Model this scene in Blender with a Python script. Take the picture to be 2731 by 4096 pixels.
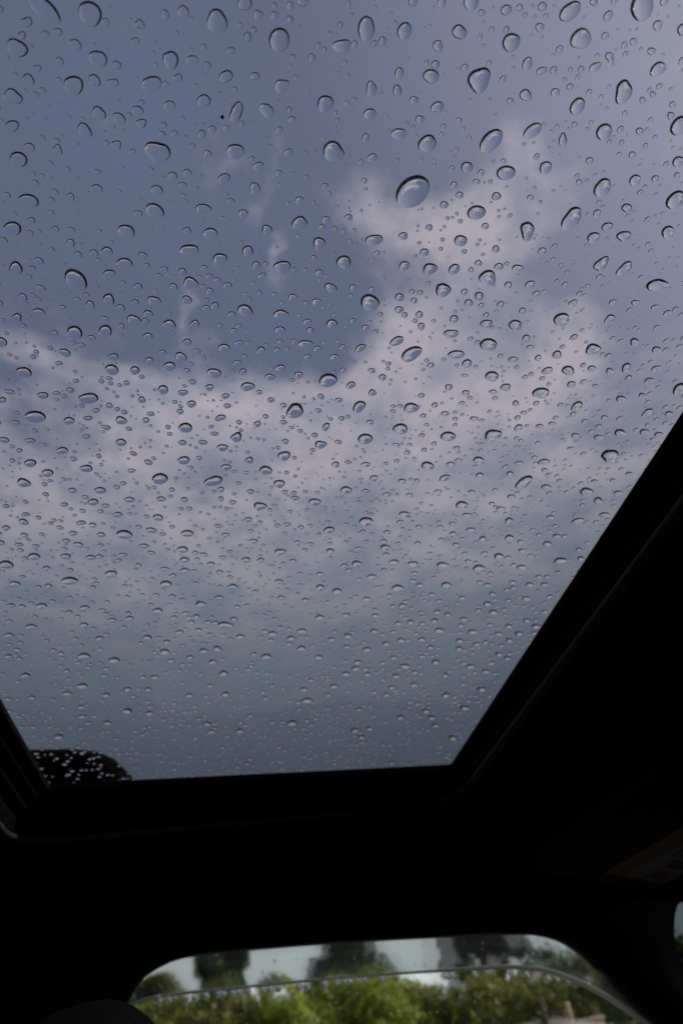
import bpy, math, random
import numpy as np
from mathutils import Vector, Matrix

random.seed(11)
rng = np.random.default_rng(11)
R = math.radians
sc = bpy.context.scene
for o in list(bpy.data.objects):
    bpy.data.objects.remove(o, do_unlink=True)
COL = sc.collection

# ------------------------------------------------------------------ camera
EYE = Vector((0.0, 0.0, 1.25))                 # inside the car; x = forward, y = left door, z = up
cam_d = bpy.data.cameras.new("camera")
cam = bpy.data.objects.new("camera", cam_d)
COL.objects.link(cam)
cam_rot = Matrix(((0.98779934, -0.01039235, -0.15538488),
                  (-0.12477781, -0.64983297, -0.74976504),
                  (-0.09318240, 0.76000599, -0.64320131)))
cam.matrix_world = Matrix.Translation(EYE) @ cam_rot.to_4x4()
cam_d.sensor_fit = 'VERTICAL'
cam_d.sensor_height = 36.0
cam_d.sensor_width = 24.0
cam_d.lens = 24.0
cam_d.clip_start = 0.01
cam_d.clip_end = 3000.0
cam_d.dof.use_dof = True
cam_d.dof.focus_distance = 0.338
cam_d.dof.aperture_fstop = 10.0
sc.camera = cam

# ------------------------------------------------------------------ sun and sky
SUN_EL, SUN_AZ = R(42), R(95)                 # azimuth clockwise from +y
sun_dir = Vector((math.sin(SUN_AZ) * math.cos(SUN_EL), math.cos(SUN_AZ) * math.cos(SUN_EL), math.sin(SUN_EL)))
sun_d = bpy.data.lights.new("sun", 'SUN')
sun_d.energy = 5.0
sun_d.angle = R(4)
sun_d.color = (1.0, 0.93, 0.82)
sun = bpy.data.objects.new("sun", sun_d)
COL.objects.link(sun)
sun.rotation_euler = (-sun_dir).to_track_quat('-Z', 'Y').to_euler()
sun.location = sun_dir * 40

world = bpy.data.worlds.new("World")
sc.world = world
world.use_nodes = True
wt = world.node_tree
wt.nodes.clear()


class NT:
    """small helper that wires shader nodes"""
    def __init__(self, tree):
        self.t = tree

    def n(self, kind, **kw):
        node = self.t.nodes.new(kind)
        for k, v in kw.items():
            setattr(node, k, v)
        return node

    def put(self, sock, v):
        if isinstance(v, bpy.types.NodeSocket):
            self.t.links.new(v, sock)
        elif v is not None:
            sock.default_value = v

    def m(self, op, a=None, b=None, c=None, clamp=False):
        node = self.n('ShaderNodeMath', operation=op, use_clamp=clamp)
        for i, v in enumerate((a, b, c)):
            self.put(node.inputs[i], v)
        return node.outputs[0]

    def v(self, op, a=None, b=None, out=0):
        node = self.n('ShaderNodeVectorMath', operation=op)
        self.put(node.inputs[0], a)
        self.put(node.inputs[1], b)
        return node.outputs[out]

    def mix(self, fac, a, b, blend='MIX'):
        node = self.n('ShaderNodeMix', data_type='RGBA', blend_type=blend)
        self.put(node.inputs[0], fac)
        self.put(node.inputs[6], a)
        self.put(node.inputs[7], b)
        return node.outputs[2]

    def ramp(self, x, lo, hi, to0=0.0, to1=1.0, smooth=True):
        node = self.n('ShaderNodeMapRange', interpolation_type='SMOOTHSTEP' if smooth else 'LINEAR')
        self.put(node.inputs[0], x)
        for i, v in zip((1, 2, 3, 4), (lo, hi, to0, to1)):
            self.put(node.inputs[i], v)
        return node.outputs[0]

    def noise(self, vec, scale, detail=3.0, rough=0.5, col=False):
        node = self.n('ShaderNodeTexNoise')
        self.put(node.inputs['Vector'], vec)
        node.inputs['Scale'].default_value = scale
        node.inputs['Detail'].default_value = detail
        node.inputs['Roughness'].default_value = rough
        return node.outputs['Color' if col else 'Fac']


w = NT(wt)
sky = w.n('ShaderNodeTexSky', sky_type='NISHITA', sun_disc=False, sun_elevation=SUN_EL, sun_rotation=SUN_AZ,
          air_density=1.3, dust_density=2.5, ozone_density=2.0)
direc = w.n('ShaderNodeTexCoord').outputs['Generated']
sep = w.n('ShaderNodeSeparateXYZ')
w.put(sep.inputs[0], direc)
dz = w.m('MAXIMUM', sep.outputs[2], 0.02)
comb = w.n('ShaderNodeCombineXYZ')
w.put(comb.inputs[0], w.m('DIVIDE', sep.outputs[0], dz))
w.put(comb.inputs[1], w.m('DIVIDE', sep.outputs[1], dz))
P = comb.outputs[0]                              # where the view ray meets a cloud layer of height 1
warp = w.v('SCALE', w.v('SUBTRACT', w.noise(P, 5.0, 5.0, 0.55, col=True), (0.5, 0.5, 0.5)), None)
warp.node.inputs['Scale'].default_value = 0.16
PW = w.v('ADD', P, warp)
# heaps of cloud: (x, y, size x, size y, amount)
HEAPS = [(0.179, 0.470, 0.05, 0.045, .62), (0.425, 0.450, 0.062, 0.075, .95), (0.445, 0.405, 0.05, 0.045, .32),
         (0.29, 0.505, 0.10, 0.05, .72), (0.355, 0.50, 0.06, 0.05, .5), (0.40, 0.60, 0.07, 0.06, .55),
         (0.43, 0.69, 0.13, 0.10, 1.1), (0.60, 0.72, 0.08, 0.08, .95), (0.33, 0.80, 0.12, 0.12, 1.0),
         (0.50, 0.82, 0.14, 0.10, .8), (-0.215, 0.84, 0.13, 0.06, .7), (0.0, 0.84, 0.13, 0.08, .78),
         (-0.345, 0.75, 0.08, 0.045, .55), (0.15, 0.86, 0.10, 0.08, .7), (-0.05, 0.93, 0.25, 0.10, .6),
         (0.42, 0.93, 0.18, 0.12, .6), (-0.09, 0.66, 0.018, 0.05, .52), (0.045, 0.40, 0.012, 0.04, .52),
         (0.03, 0.47, 0.014, 0.035, .46), (0.07, 0.56, 0.015, 0.05, .55), (0.76, 0.35, 0.09, 0.035, .5),
         (-0.03, 0.42, 0.035, 0.03, .45), (0.22, 0.31, 0.04, 0.025, .26), (0.60, 0.20, 0.16, 0.16, .34),
         (0.52, 0.56, 0.05, 0.05, -.35), (0.13, 0.70, 0.09, 0.05, -.3), (-0.40, 0.90, 0.07, 0.05, -.2),
         (0.62, 0.92, 0.10, 0.06, -.3), (0.8, 0.75, 0.12, 0.2, -.4)]
cover = None
for (bx, by, sx, sy, amt) in HEAPS:
    q = w.v('MULTIPLY', w.v('SUBTRACT', PW, (bx, by, 0.0)), (1 / sx, 1 / sy, 0.0))
    g = w.m('EXPONENT', w.m('MULTIPLY', w.v('DOT_PRODUCT', q, q, out=1), -0.75))
    cover = w.m('MULTIPLY', g, amt) if cover is None else w.m('MULTIPLY_ADD', g, amt, cover)
rad = w.v('LENGTH', P, None, out=1)
fluff = w.noise(P, 9.5, 7.0, 0.62)
broad = w.noise(P, 1.7, 3.0, 0.5)
strat = w.ramp(rad, 0.80, 1.16)                   # a sheet of rain cloud beyond the heaps, all round
far_side = w.ramp(broad, 0.60, 0.72, 0.0, 0.5)
cover = w.m('ADD', cover, w.m('MULTIPLY', w.m('SUBTRACT', fluff, 0.53), 1.9))
cover = w.m('ADD', cover, strat)
cover = w.m('ADD', cover, w.ramp(rad, 1.1, 1.8))
cover = w.m('ADD', cover, w.m('MULTIPLY', far_side, w.ramp(rad, 0.55, 0.9, 1.0, 1.0)))
mask = w.ramp(cover, 0.10, 1.15)
# cloud colour: pale pinkish heaps, grey rain sheet lower down, whitish haze at the horizon
shade = w.ramp(w.noise(PW, 5.5, 5.0, 0.6), 0.3, 0.7)
heap_c = w.mix(shade, (5.4, 5.5, 6.5, 1), (10.5, 9.1, 9.1, 1))
sheet_c = w.mix(shade, (3.1, 3.65, 4.2, 1), (3.95, 4.35, 4.65, 1))
cl = w.mix(w.ramp(rad, 0.75, 2.0), heap_c, sheet_c)
cl = w.mix(w.ramp(rad, 1.4, 2.7, 0.0, 0.9), cl, (1.95, 2.35, 2.75, 1))
cl = w.mix(w.ramp(rad, 2.5, 4.2), cl, (0.95, 1.15, 1.3, 1))  # darker band out of view, added to deepen the drops' rims
cl = w.mix(w.ramp(rad, 5.4, 7.6), cl, (7.5, 7.9, 7.9, 1))
sky_c = w.mix(0.75, sky.outputs[0], (3.0, 3.35, 4.7, 1))
# thin bright veil spreading out from the hidden sun
toward = w.v('DOT_PRODUCT', direc, tuple(sun_dir), out=1)
veil = w.ramp(toward, 0.62, 1.25)
sky_c = w.mix(veil, sky_c, (9.5, 8.9, 10.2, 1))
full = w.mix(mask, sky_c, cl)
bg = w.n('ShaderNodeBackground')
w.put(bg.inputs[0], full)
bg.inputs[1].default_value = 0.1
wo = w.n('ShaderNodeOutputWorld')
wt.links.new(bg.outputs[0], wo.inputs[0])

sc.view_settings.view_transform = 'Standard'
sc.view_settings.look = 'None'
sc.view_settings.exposure = 0.0
sc.view_settings.gamma = 1.0
sc.view_settings.use_curve_mapping = False
sc.render.engine = 'CYCLES'
cy = sc.cycles
cy.max_bounces = 24
cy.transmission_bounces = 20
cy.glossy_bounces = 8
cy.diffuse_bounces = 4
cy.transparent_max_bounces = 24
cy.caustics_reflective = False
cy.caustics_refractive = True
cy.sample_clamp_indirect = 4.0
cy.use_denoising = True

# ------------------------------------------------------------------ materials
def new_mat(name):
    m = bpy.data.materials.new(name)
    m.use_nodes = True
    m.node_tree.nodes.clear()
    nt = NT(m.node_tree)
    out = nt.n('ShaderNodeOutputMaterial')
    return m, nt, out


def solid(name, col, rough=0.6, spec=0.4, var=0.25, scale=40.0, bump=0.0, metal=0.0, trans=0.0):
    m, nt, out = new_mat(name)
    p = nt.n('ShaderNodeBsdfPrincipled')
    co = nt.n('ShaderNodeTexCoord').outputs['Object']
    nz = nt.noise(co, scale, 5.0, 0.6)
    c0 = tuple(c * (1 - var) for c in col) + (1,)
    c1 = tuple(min(1, c * (1 + var)) for c in col) + (1,)
    nt.put(p.inputs['Base Color'], nt.mix(nt.ramp(nz, 0.3, 0.7), c0, c1))
    p.inputs['Roughness'].default_value = rough
    p.inputs['Specular IOR Level'].default_value = spec
    p.inputs['Metallic'].default_value = metal
    if bump:
        b = nt.n('ShaderNodeBump')
        b.inputs['Strength'].default_value = bump
        b.inputs['Distance'].default_value = 0.002
        nt.put(b.inputs['Height'], nt.noise(co, scale * 6, 3.0, 0.6))
        nt.put(p.inputs['Normal'], b.outputs[0])
    m.node_tree.links.new(p.outputs[0], out.inputs[0])
    return m


def pane(name, tint, rough=0.0, wet=0.0):
    """thin tinted sheet: straight-through tint, dielectric reflection from its angle"""
    m, nt, out = new_mat(name)
    geo = nt.n('ShaderNodeNewGeometry')
    c = nt.m('ABSOLUTE', nt.v('DOT_PRODUCT', geo.outputs['Normal'], geo.outputs['Incoming'], out=1))
    fr = nt.m('MULTIPLY_ADD', nt.m('POWER', nt.m('SUBTRACT', 1.0, c), 5.0), 0.96, 0.04)
    tr = nt.n('ShaderNodeBsdfTransparent')
    co = nt.n('ShaderNodeTexCoord').outputs['Object']
    film = nt.ramp(nt.noise(co, 9.0, 4.0, 0.6), 0.3, 0.7)
    # absorption grows with the length of the path through the sheet (refracted angle, n = 1.5)
    path = nt.m('DIVIDE', 1.0, nt.m('SQRT', nt.m('SUBTRACT', 1.0, nt.m('DIVIDE', nt.m('SUBTRACT', 1.0, nt.m('MULTIPLY', c, c)), 2.25))))
    tc = nt.n('ShaderNodeCombineColor')
    for i in range(3):
        nt.put(tc.inputs[i], nt.m('POWER', tint[i], path))
    nt.put(tr.inputs[0], nt.mix(nt.m('MULTIPLY', film, 0.025), tc.outputs[0], (0, 0, 0, 1)))
    gl = nt.n('ShaderNodeBsdfGlossy')
    gl.inputs['Roughness'].default_value = rough
    gl.inputs['Color'].default_value = (1, 1, 1, 1)
    mx = nt.n('ShaderNodeMixShader')
    nt.put(mx.inputs[0], fr)
    through = tr.outputs[0]
    if wet:                                    # a film of rain softens part of what is seen through the pane
        rf = nt.n('ShaderNodeBsdfRefraction')
        rf.inputs['IOR'].default_value = 1.08
        rf.inputs['Roughness'].default_value = 0.16
        rf.inputs['Color'].default_value = tuple(tint) + (1,)
        wm = nt.n('ShaderNodeMixShader')
        wm.inputs[0].default_value = wet
        m.node_tree.links.new(tr.outputs[0], wm.inputs[1])
        m.node_tree.links.new(rf.outputs[0], wm.inputs[2])
        through = wm.outputs[0]
    m.node_tree.links.new(through, mx.inputs[1])
    m.node_tree.links.new(gl.outputs[0], mx.inputs[2])
    m.node_tree.links.new(mx.outputs[0], out.inputs[0])
    return m


def water(name):
    m, nt, out = new_mat(name)
    g = nt.n('ShaderNodeBsdfGlass')
    g.inputs['IOR'].default_value = 1.333
    g.inputs['Roughness'].default_value = 0.0
    g.inputs['Color'].default_value = (0.99, 0.995, 1.0, 1)
    m.node_tree.links.new(g.outputs[0], out.inputs[0])
    return m


def water_foot(name):
    """face where the drop sits on the glass: light that meets it too flat runs off inside the tinted sheet and is lost"""
    m, nt, out = new_mat(name)
    g = nt.n('ShaderNodeBsdfRefraction')
    g.inputs['IOR'].default_value = 1.333
    g.inputs['Roughness'].default_value = 0.0
    m.node_tree.links.new(g.outputs[0], out.inputs[0])
    return m


def leaf(name, dark, light, trans=0.45):
    m, nt, out = new_mat(name)
    p = nt.n('ShaderNodeBsdfPrincipled')
    geo = nt.n('ShaderNodeNewGeometry')
    co = nt.n('ShaderNodeTexCoord').outputs['Object']
    k = nt.m('ADD', nt.m('MULTIPLY', geo.outputs['Random Per Island'], 0.5), nt.m('MULTIPLY', nt.noise(co, 0.9, 2.0), 0.6))
    c = nt.mix(nt.ramp(k, 0.25, 0.85), tuple(dark) + (1,), tuple(light) + (1,))
    nt.put(p.inputs['Base Color'], c)
    p.inputs['Roughness'].default_value = 0.5
    p.inputs['Specular IOR Level'].default_value = 0.35
    t = nt.n('ShaderNodeBsdfTranslucent')
    nt.put(t.inputs[0], nt.mix(0.5, c, (light[0] * 1.2, light[1] * 1.2, light[2] * 0.6, 1)))
    mx = nt.n('ShaderNodeMixShader')
    mx.inputs[0].default_value = trans
    m.node_tree.links.new(p.outputs[0], mx.inputs[1])
    m.node_tree.links.new(t.outputs[0], mx.inputs[2])
    m.node_tree.links.new(mx.outputs[0], out.inputs[0])
    return m


def acrylic(name, col, trans):
    m, nt, out = new_mat(name)
    d = nt.n('ShaderNodeBsdfDiffuse')
    t = nt.n('ShaderNodeBsdfTranslucent')
    co = nt.n('ShaderNodeTexCoord').outputs['Object']
    c = nt.mix(nt.noise(co, 60.0, 3.0), tuple(k * 0.85 for k in col) + (1,), tuple(col) + (1,))
    nt.put(d.inputs[0], c)
    nt.put(t.inputs[0], c)
    mx = nt.n('ShaderNodeMixShader')
    mx.inputs[0].default_value = trans
    m.node_tree.links.new(d.outputs[0], mx.inputs[1])
    m.node_tree.links.new(t.outputs[0], mx.inputs[2])
    m.node_tree.links.new(mx.outputs[0], out.inputs[0])
    return m


M = dict(
    fabric=solid('headliner_fabric', (0.024, 0.021, 0.017), 0.95, 0.1, 0.3, 60, 0.5),
    black=solid('black_rubber', (0.004, 0.004, 0.004), 0.9, 0.06, 0.3, 50, 0.2),
    plastic=solid('black_plastic', (0.007, 0.007, 0.0075), 0.75, 0.15, 0.3, 70, 0.3),
    trim=solid('grey_trim', (0.020, 0.0185, 0.0165), 0.7, 0.35, 0.2, 60, 0.2),
    pillar=solid('pillar_trim', (0.05, 0.052, 0.055), 0.6, 0.4, 0.2, 60, 0.3),
    leather=solid('seat_leather', (0.002, 0.002, 0.0023), 0.8, 0.04, 0.3, 45, 0.4),
    paint=solid('dark_paint', (0.02, 0.022, 0.025), 0.25, 0.5, 0.1, 20),
    metal=solid('rail_metal', (0.014, 0.014, 0.014), 0.6, 0.3, 0.2, 30, 0.0, 0.0),
    roofglass=pane('tinted_roof_glass', (0.715, 0.73, 0.765)),
    sideglass=pane('side_glass', (0.95, 0.975, 0.96)),
    wetglass=pane('wet_side_glass', (0.96, 0.975, 0.965), 0.0, 0.24),
    added_pane=pane('added_pane_glass', (0.34, 0.37, 0.385)),
    smoke=pane('smoked_acrylic', (0.75, 0.77, 0.775)),
    edge=acrylic('lit_acrylic_edge', (0.86, 0.83, 0.82), 0.5),  # milky tone puts the light caught by the smoked strip's edge into colour
    water=water('water'),
    foot=water_foot('water_on_glass'),
    lab_y=solid('label_orange', (0.19, 0.105, 0.03), 0.5, 0.3, 0.1, 30),
    lab_w=solid('label_white', (0.24, 0.24, 0.22), 0.5, 0.3, 0.15, 30),
    lab_r=solid('label_red', (0.20, 0.05, 0.03), 0.5, 0.3, 0.1, 30),
    lab_k=solid('label_ink', (0.02, 0.02, 0.02), 0.5, 0.3, 0.1, 30),
    bark=solid('bark', (0.10, 0.075, 0.05), 0.9, 0.2, 0.4, 6, 0.4),
    post=solid('weathered_wood', (0.34, 0.25, 0.17), 0.85, 0.2, 0.3, 8, 0.3),
    white=solid('white_paint', (0.78, 0.78, 0.76), 0.25, 0.5, 0.04, 8),
    cream=solid('cream_paint', (0.50, 0.42, 0.30), 0.5, 0.4, 0.08, 8),
    tyre=solid('tyre', (0.02, 0.02, 0.02), 0.9, 0.2, 0.2, 20),
    darkglass=solid('car_glass', (0.02, 0.025, 0.03), 0.05, 0.6, 0.1, 5),
    asphalt=solid('asphalt', (0.05, 0.05, 0.052), 0.9, 0.3, 0.3, 12, 0.4),
    grass=solid('grass_ground', (0.06, 0.085, 0.025), 0.95, 0.1, 0.4, 1.5, 0.3),
    lf_dark=leaf('conifer_leaf', (0.022, 0.044, 0.016), (0.060, 0.098, 0.034), 0.3),
    lf_mid=leaf('broad_leaf', (0.055, 0.070, 0.020), (0.16, 0.175, 0.045), 0.45),
    lf_olive=leaf('olive_leaf', (0.09, 0.105, 0.028), (0.21, 0.225, 0.06), 0.45),
    lf_yel=leaf('yellow_green_leaf', (0.13, 0.17, 0.032), (0.32, 0.37, 0.08), 0.5),
)

# ------------------------------------------------------------------ mesh helpers
def mesh_obj(name, verts, faces, mat, parent=None, smooth=False, mats=None, fmat=None):
    me = bpy.data.meshes.new(name)
    me.from_pydata([tuple(v) for v in verts], [], faces)
    if mats:
        for mm in mats:
            me.materials.append(M[mm])
        me.polygons.foreach_set('material_index', fmat)
    else:
        me.materials.append(M[mat] if isinstance(mat, str) else mat)
    if smooth:
        me.polygons.foreach_set('use_smooth', [True] * len(me.polygons))
    me.update()
    o = bpy.data.objects.new(name, me)
    COL.objects.link(o)
    if parent is not None:
        o.parent = parent
        o.matrix_parent_inverse = Matrix.Translation(-Vector(parent_base(parent)))
    return o


def parent_base(p):
    return p.location if p.type == 'EMPTY' else Vector((0, 0, 0))


def empty(name, loc, label, cat, group=None):
    o = bpy.data.objects.new(name, None)
    COL.objects.link(o)
    o.location = loc
    o.empty_display_size = 0.1
    tag(o, label, cat, group)
    return o


def tag(o, label=None, cat=None, group=None, kind=None):
    if label:
        o['label'] = label
    if cat:
        o['category'] = cat
    if group:
        o['group'] = group
    if kind:
        o['kind'] = kind
    return o


class MB:
    def __init__(self):
        self.v, self.f = [], []

    def box(self, a, b):
        (x0, y0, z0), (x1, y1, z1) = a, b
        n = len(self.v)
        self.v += [(x0, y0, z0), (x1, y0, z0), (x1, y1, z0), (x0, y1, z0), (x0, y0, z1), (x1, y0, z1), (x1, y1, z1), (x0, y1, z1)]
        self.f += [tuple(n + i for i in q) for q in ((0, 3, 2, 1), (4, 5, 6, 7), (0, 1, 5, 4), (1, 2, 6, 5), (2, 3, 7, 6), (3, 0, 4, 7))]
        return self

    def rings(self, rings, closed=True, cap=False):
        """skin a list of equal point rings"""
        n0 = len(self.v)
        k = len(rings[0])
        for r in rings:
            self.v += [tuple(p) for p in r]
        for i in range(len(rings) - 1):
            for j in range(k if closed else k - 1):
                a = n0 + i * k + j
                b = n0 + i * k + (j + 1) % k
                self.f.append((a, b, b + k, a + k))
        if cap:
            self.f.append(tuple(n0 + j for j in reversed(range(k))))
            self.f.append(tuple(n0 + (len(rings) - 1) * k + j for j in range(k)))
        return self

    def tube(self, pts, rad, seg=10, squash=1.0, cap=True):
        pts = [Vector(p) for p in pts]
        rads = rad if isinstance(rad, (list, tuple)) else [rad] * len(pts)
        up = Vector((0, 0, 1))
        rr = []
        for i, p in enumerate(pts):
            d = (pts[min(i + 1, len(pts) - 1)] - pts[max(i - 1, 0)]).normalized()
            u = up if abs(d.dot(up)) < 0.95 else Vector((1, 0, 0))
            s = d.cross(u).normalized()
            t = s.cross(d).normalized()
            rr.append([p + (s * math.cos(2 * math.pi * j / seg) + t * squash * math.sin(2 * math.pi * j / seg)) * rads[i] for j in range(seg)])
        return self.rings(rr, True, cap)

    def make(self, name, mat, parent=None, smooth=False):
        return mesh_obj(name, self.v, self.f, mat, parent, smooth)


def bevel(o, wdt=0.003, seg=2):
    m = o.modifiers.new('bevel', 'BEVEL')
    m.width = wdt
    m.segments = seg
    m.limit_method = 'ANGLE'
    return o


def solidify(o, t, off=1.0):
    m = o.modifiers.new('solid', 'SOLIDIFY')
    m.thickness = t
    m.offset = off
    return o


def rrect(x0, x1, y0, y1, r, z, n=10, per=14):
    """rounded rectangle; same point count for any size so that rings can be skinned"""
    pts = []
    cs = [(x1 - r, y1 - r, 0), (x0 + r, y1 - r, 90), (x0 + r, y0 + r, 180), (x1 - r, y0 + r, 270)]
    for i, (cx, cy, a0) in enumerate(cs):
        for j in range(n):
            a = R(a0 + 90 * j / (n - 1))
            pts.append((cx + r * math.cos(a), cy + r * math.sin(a)))
        nx, ny, na = cs[(i + 1) % 4]
        p0 = pts[-1]
        p1 = (nx + r * math.cos(R(na)), ny + r * math.sin(R(na)))
        for j in range(1, per):
            t = j / per
            pts.append((p0[0] + (p1[0] - p0[0]) * t, p0[1] + (p1[1] - p0[1]) * t))
    return [(x, y, z(x, y) if callable(z) else z) for x, y in pts]

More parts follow.
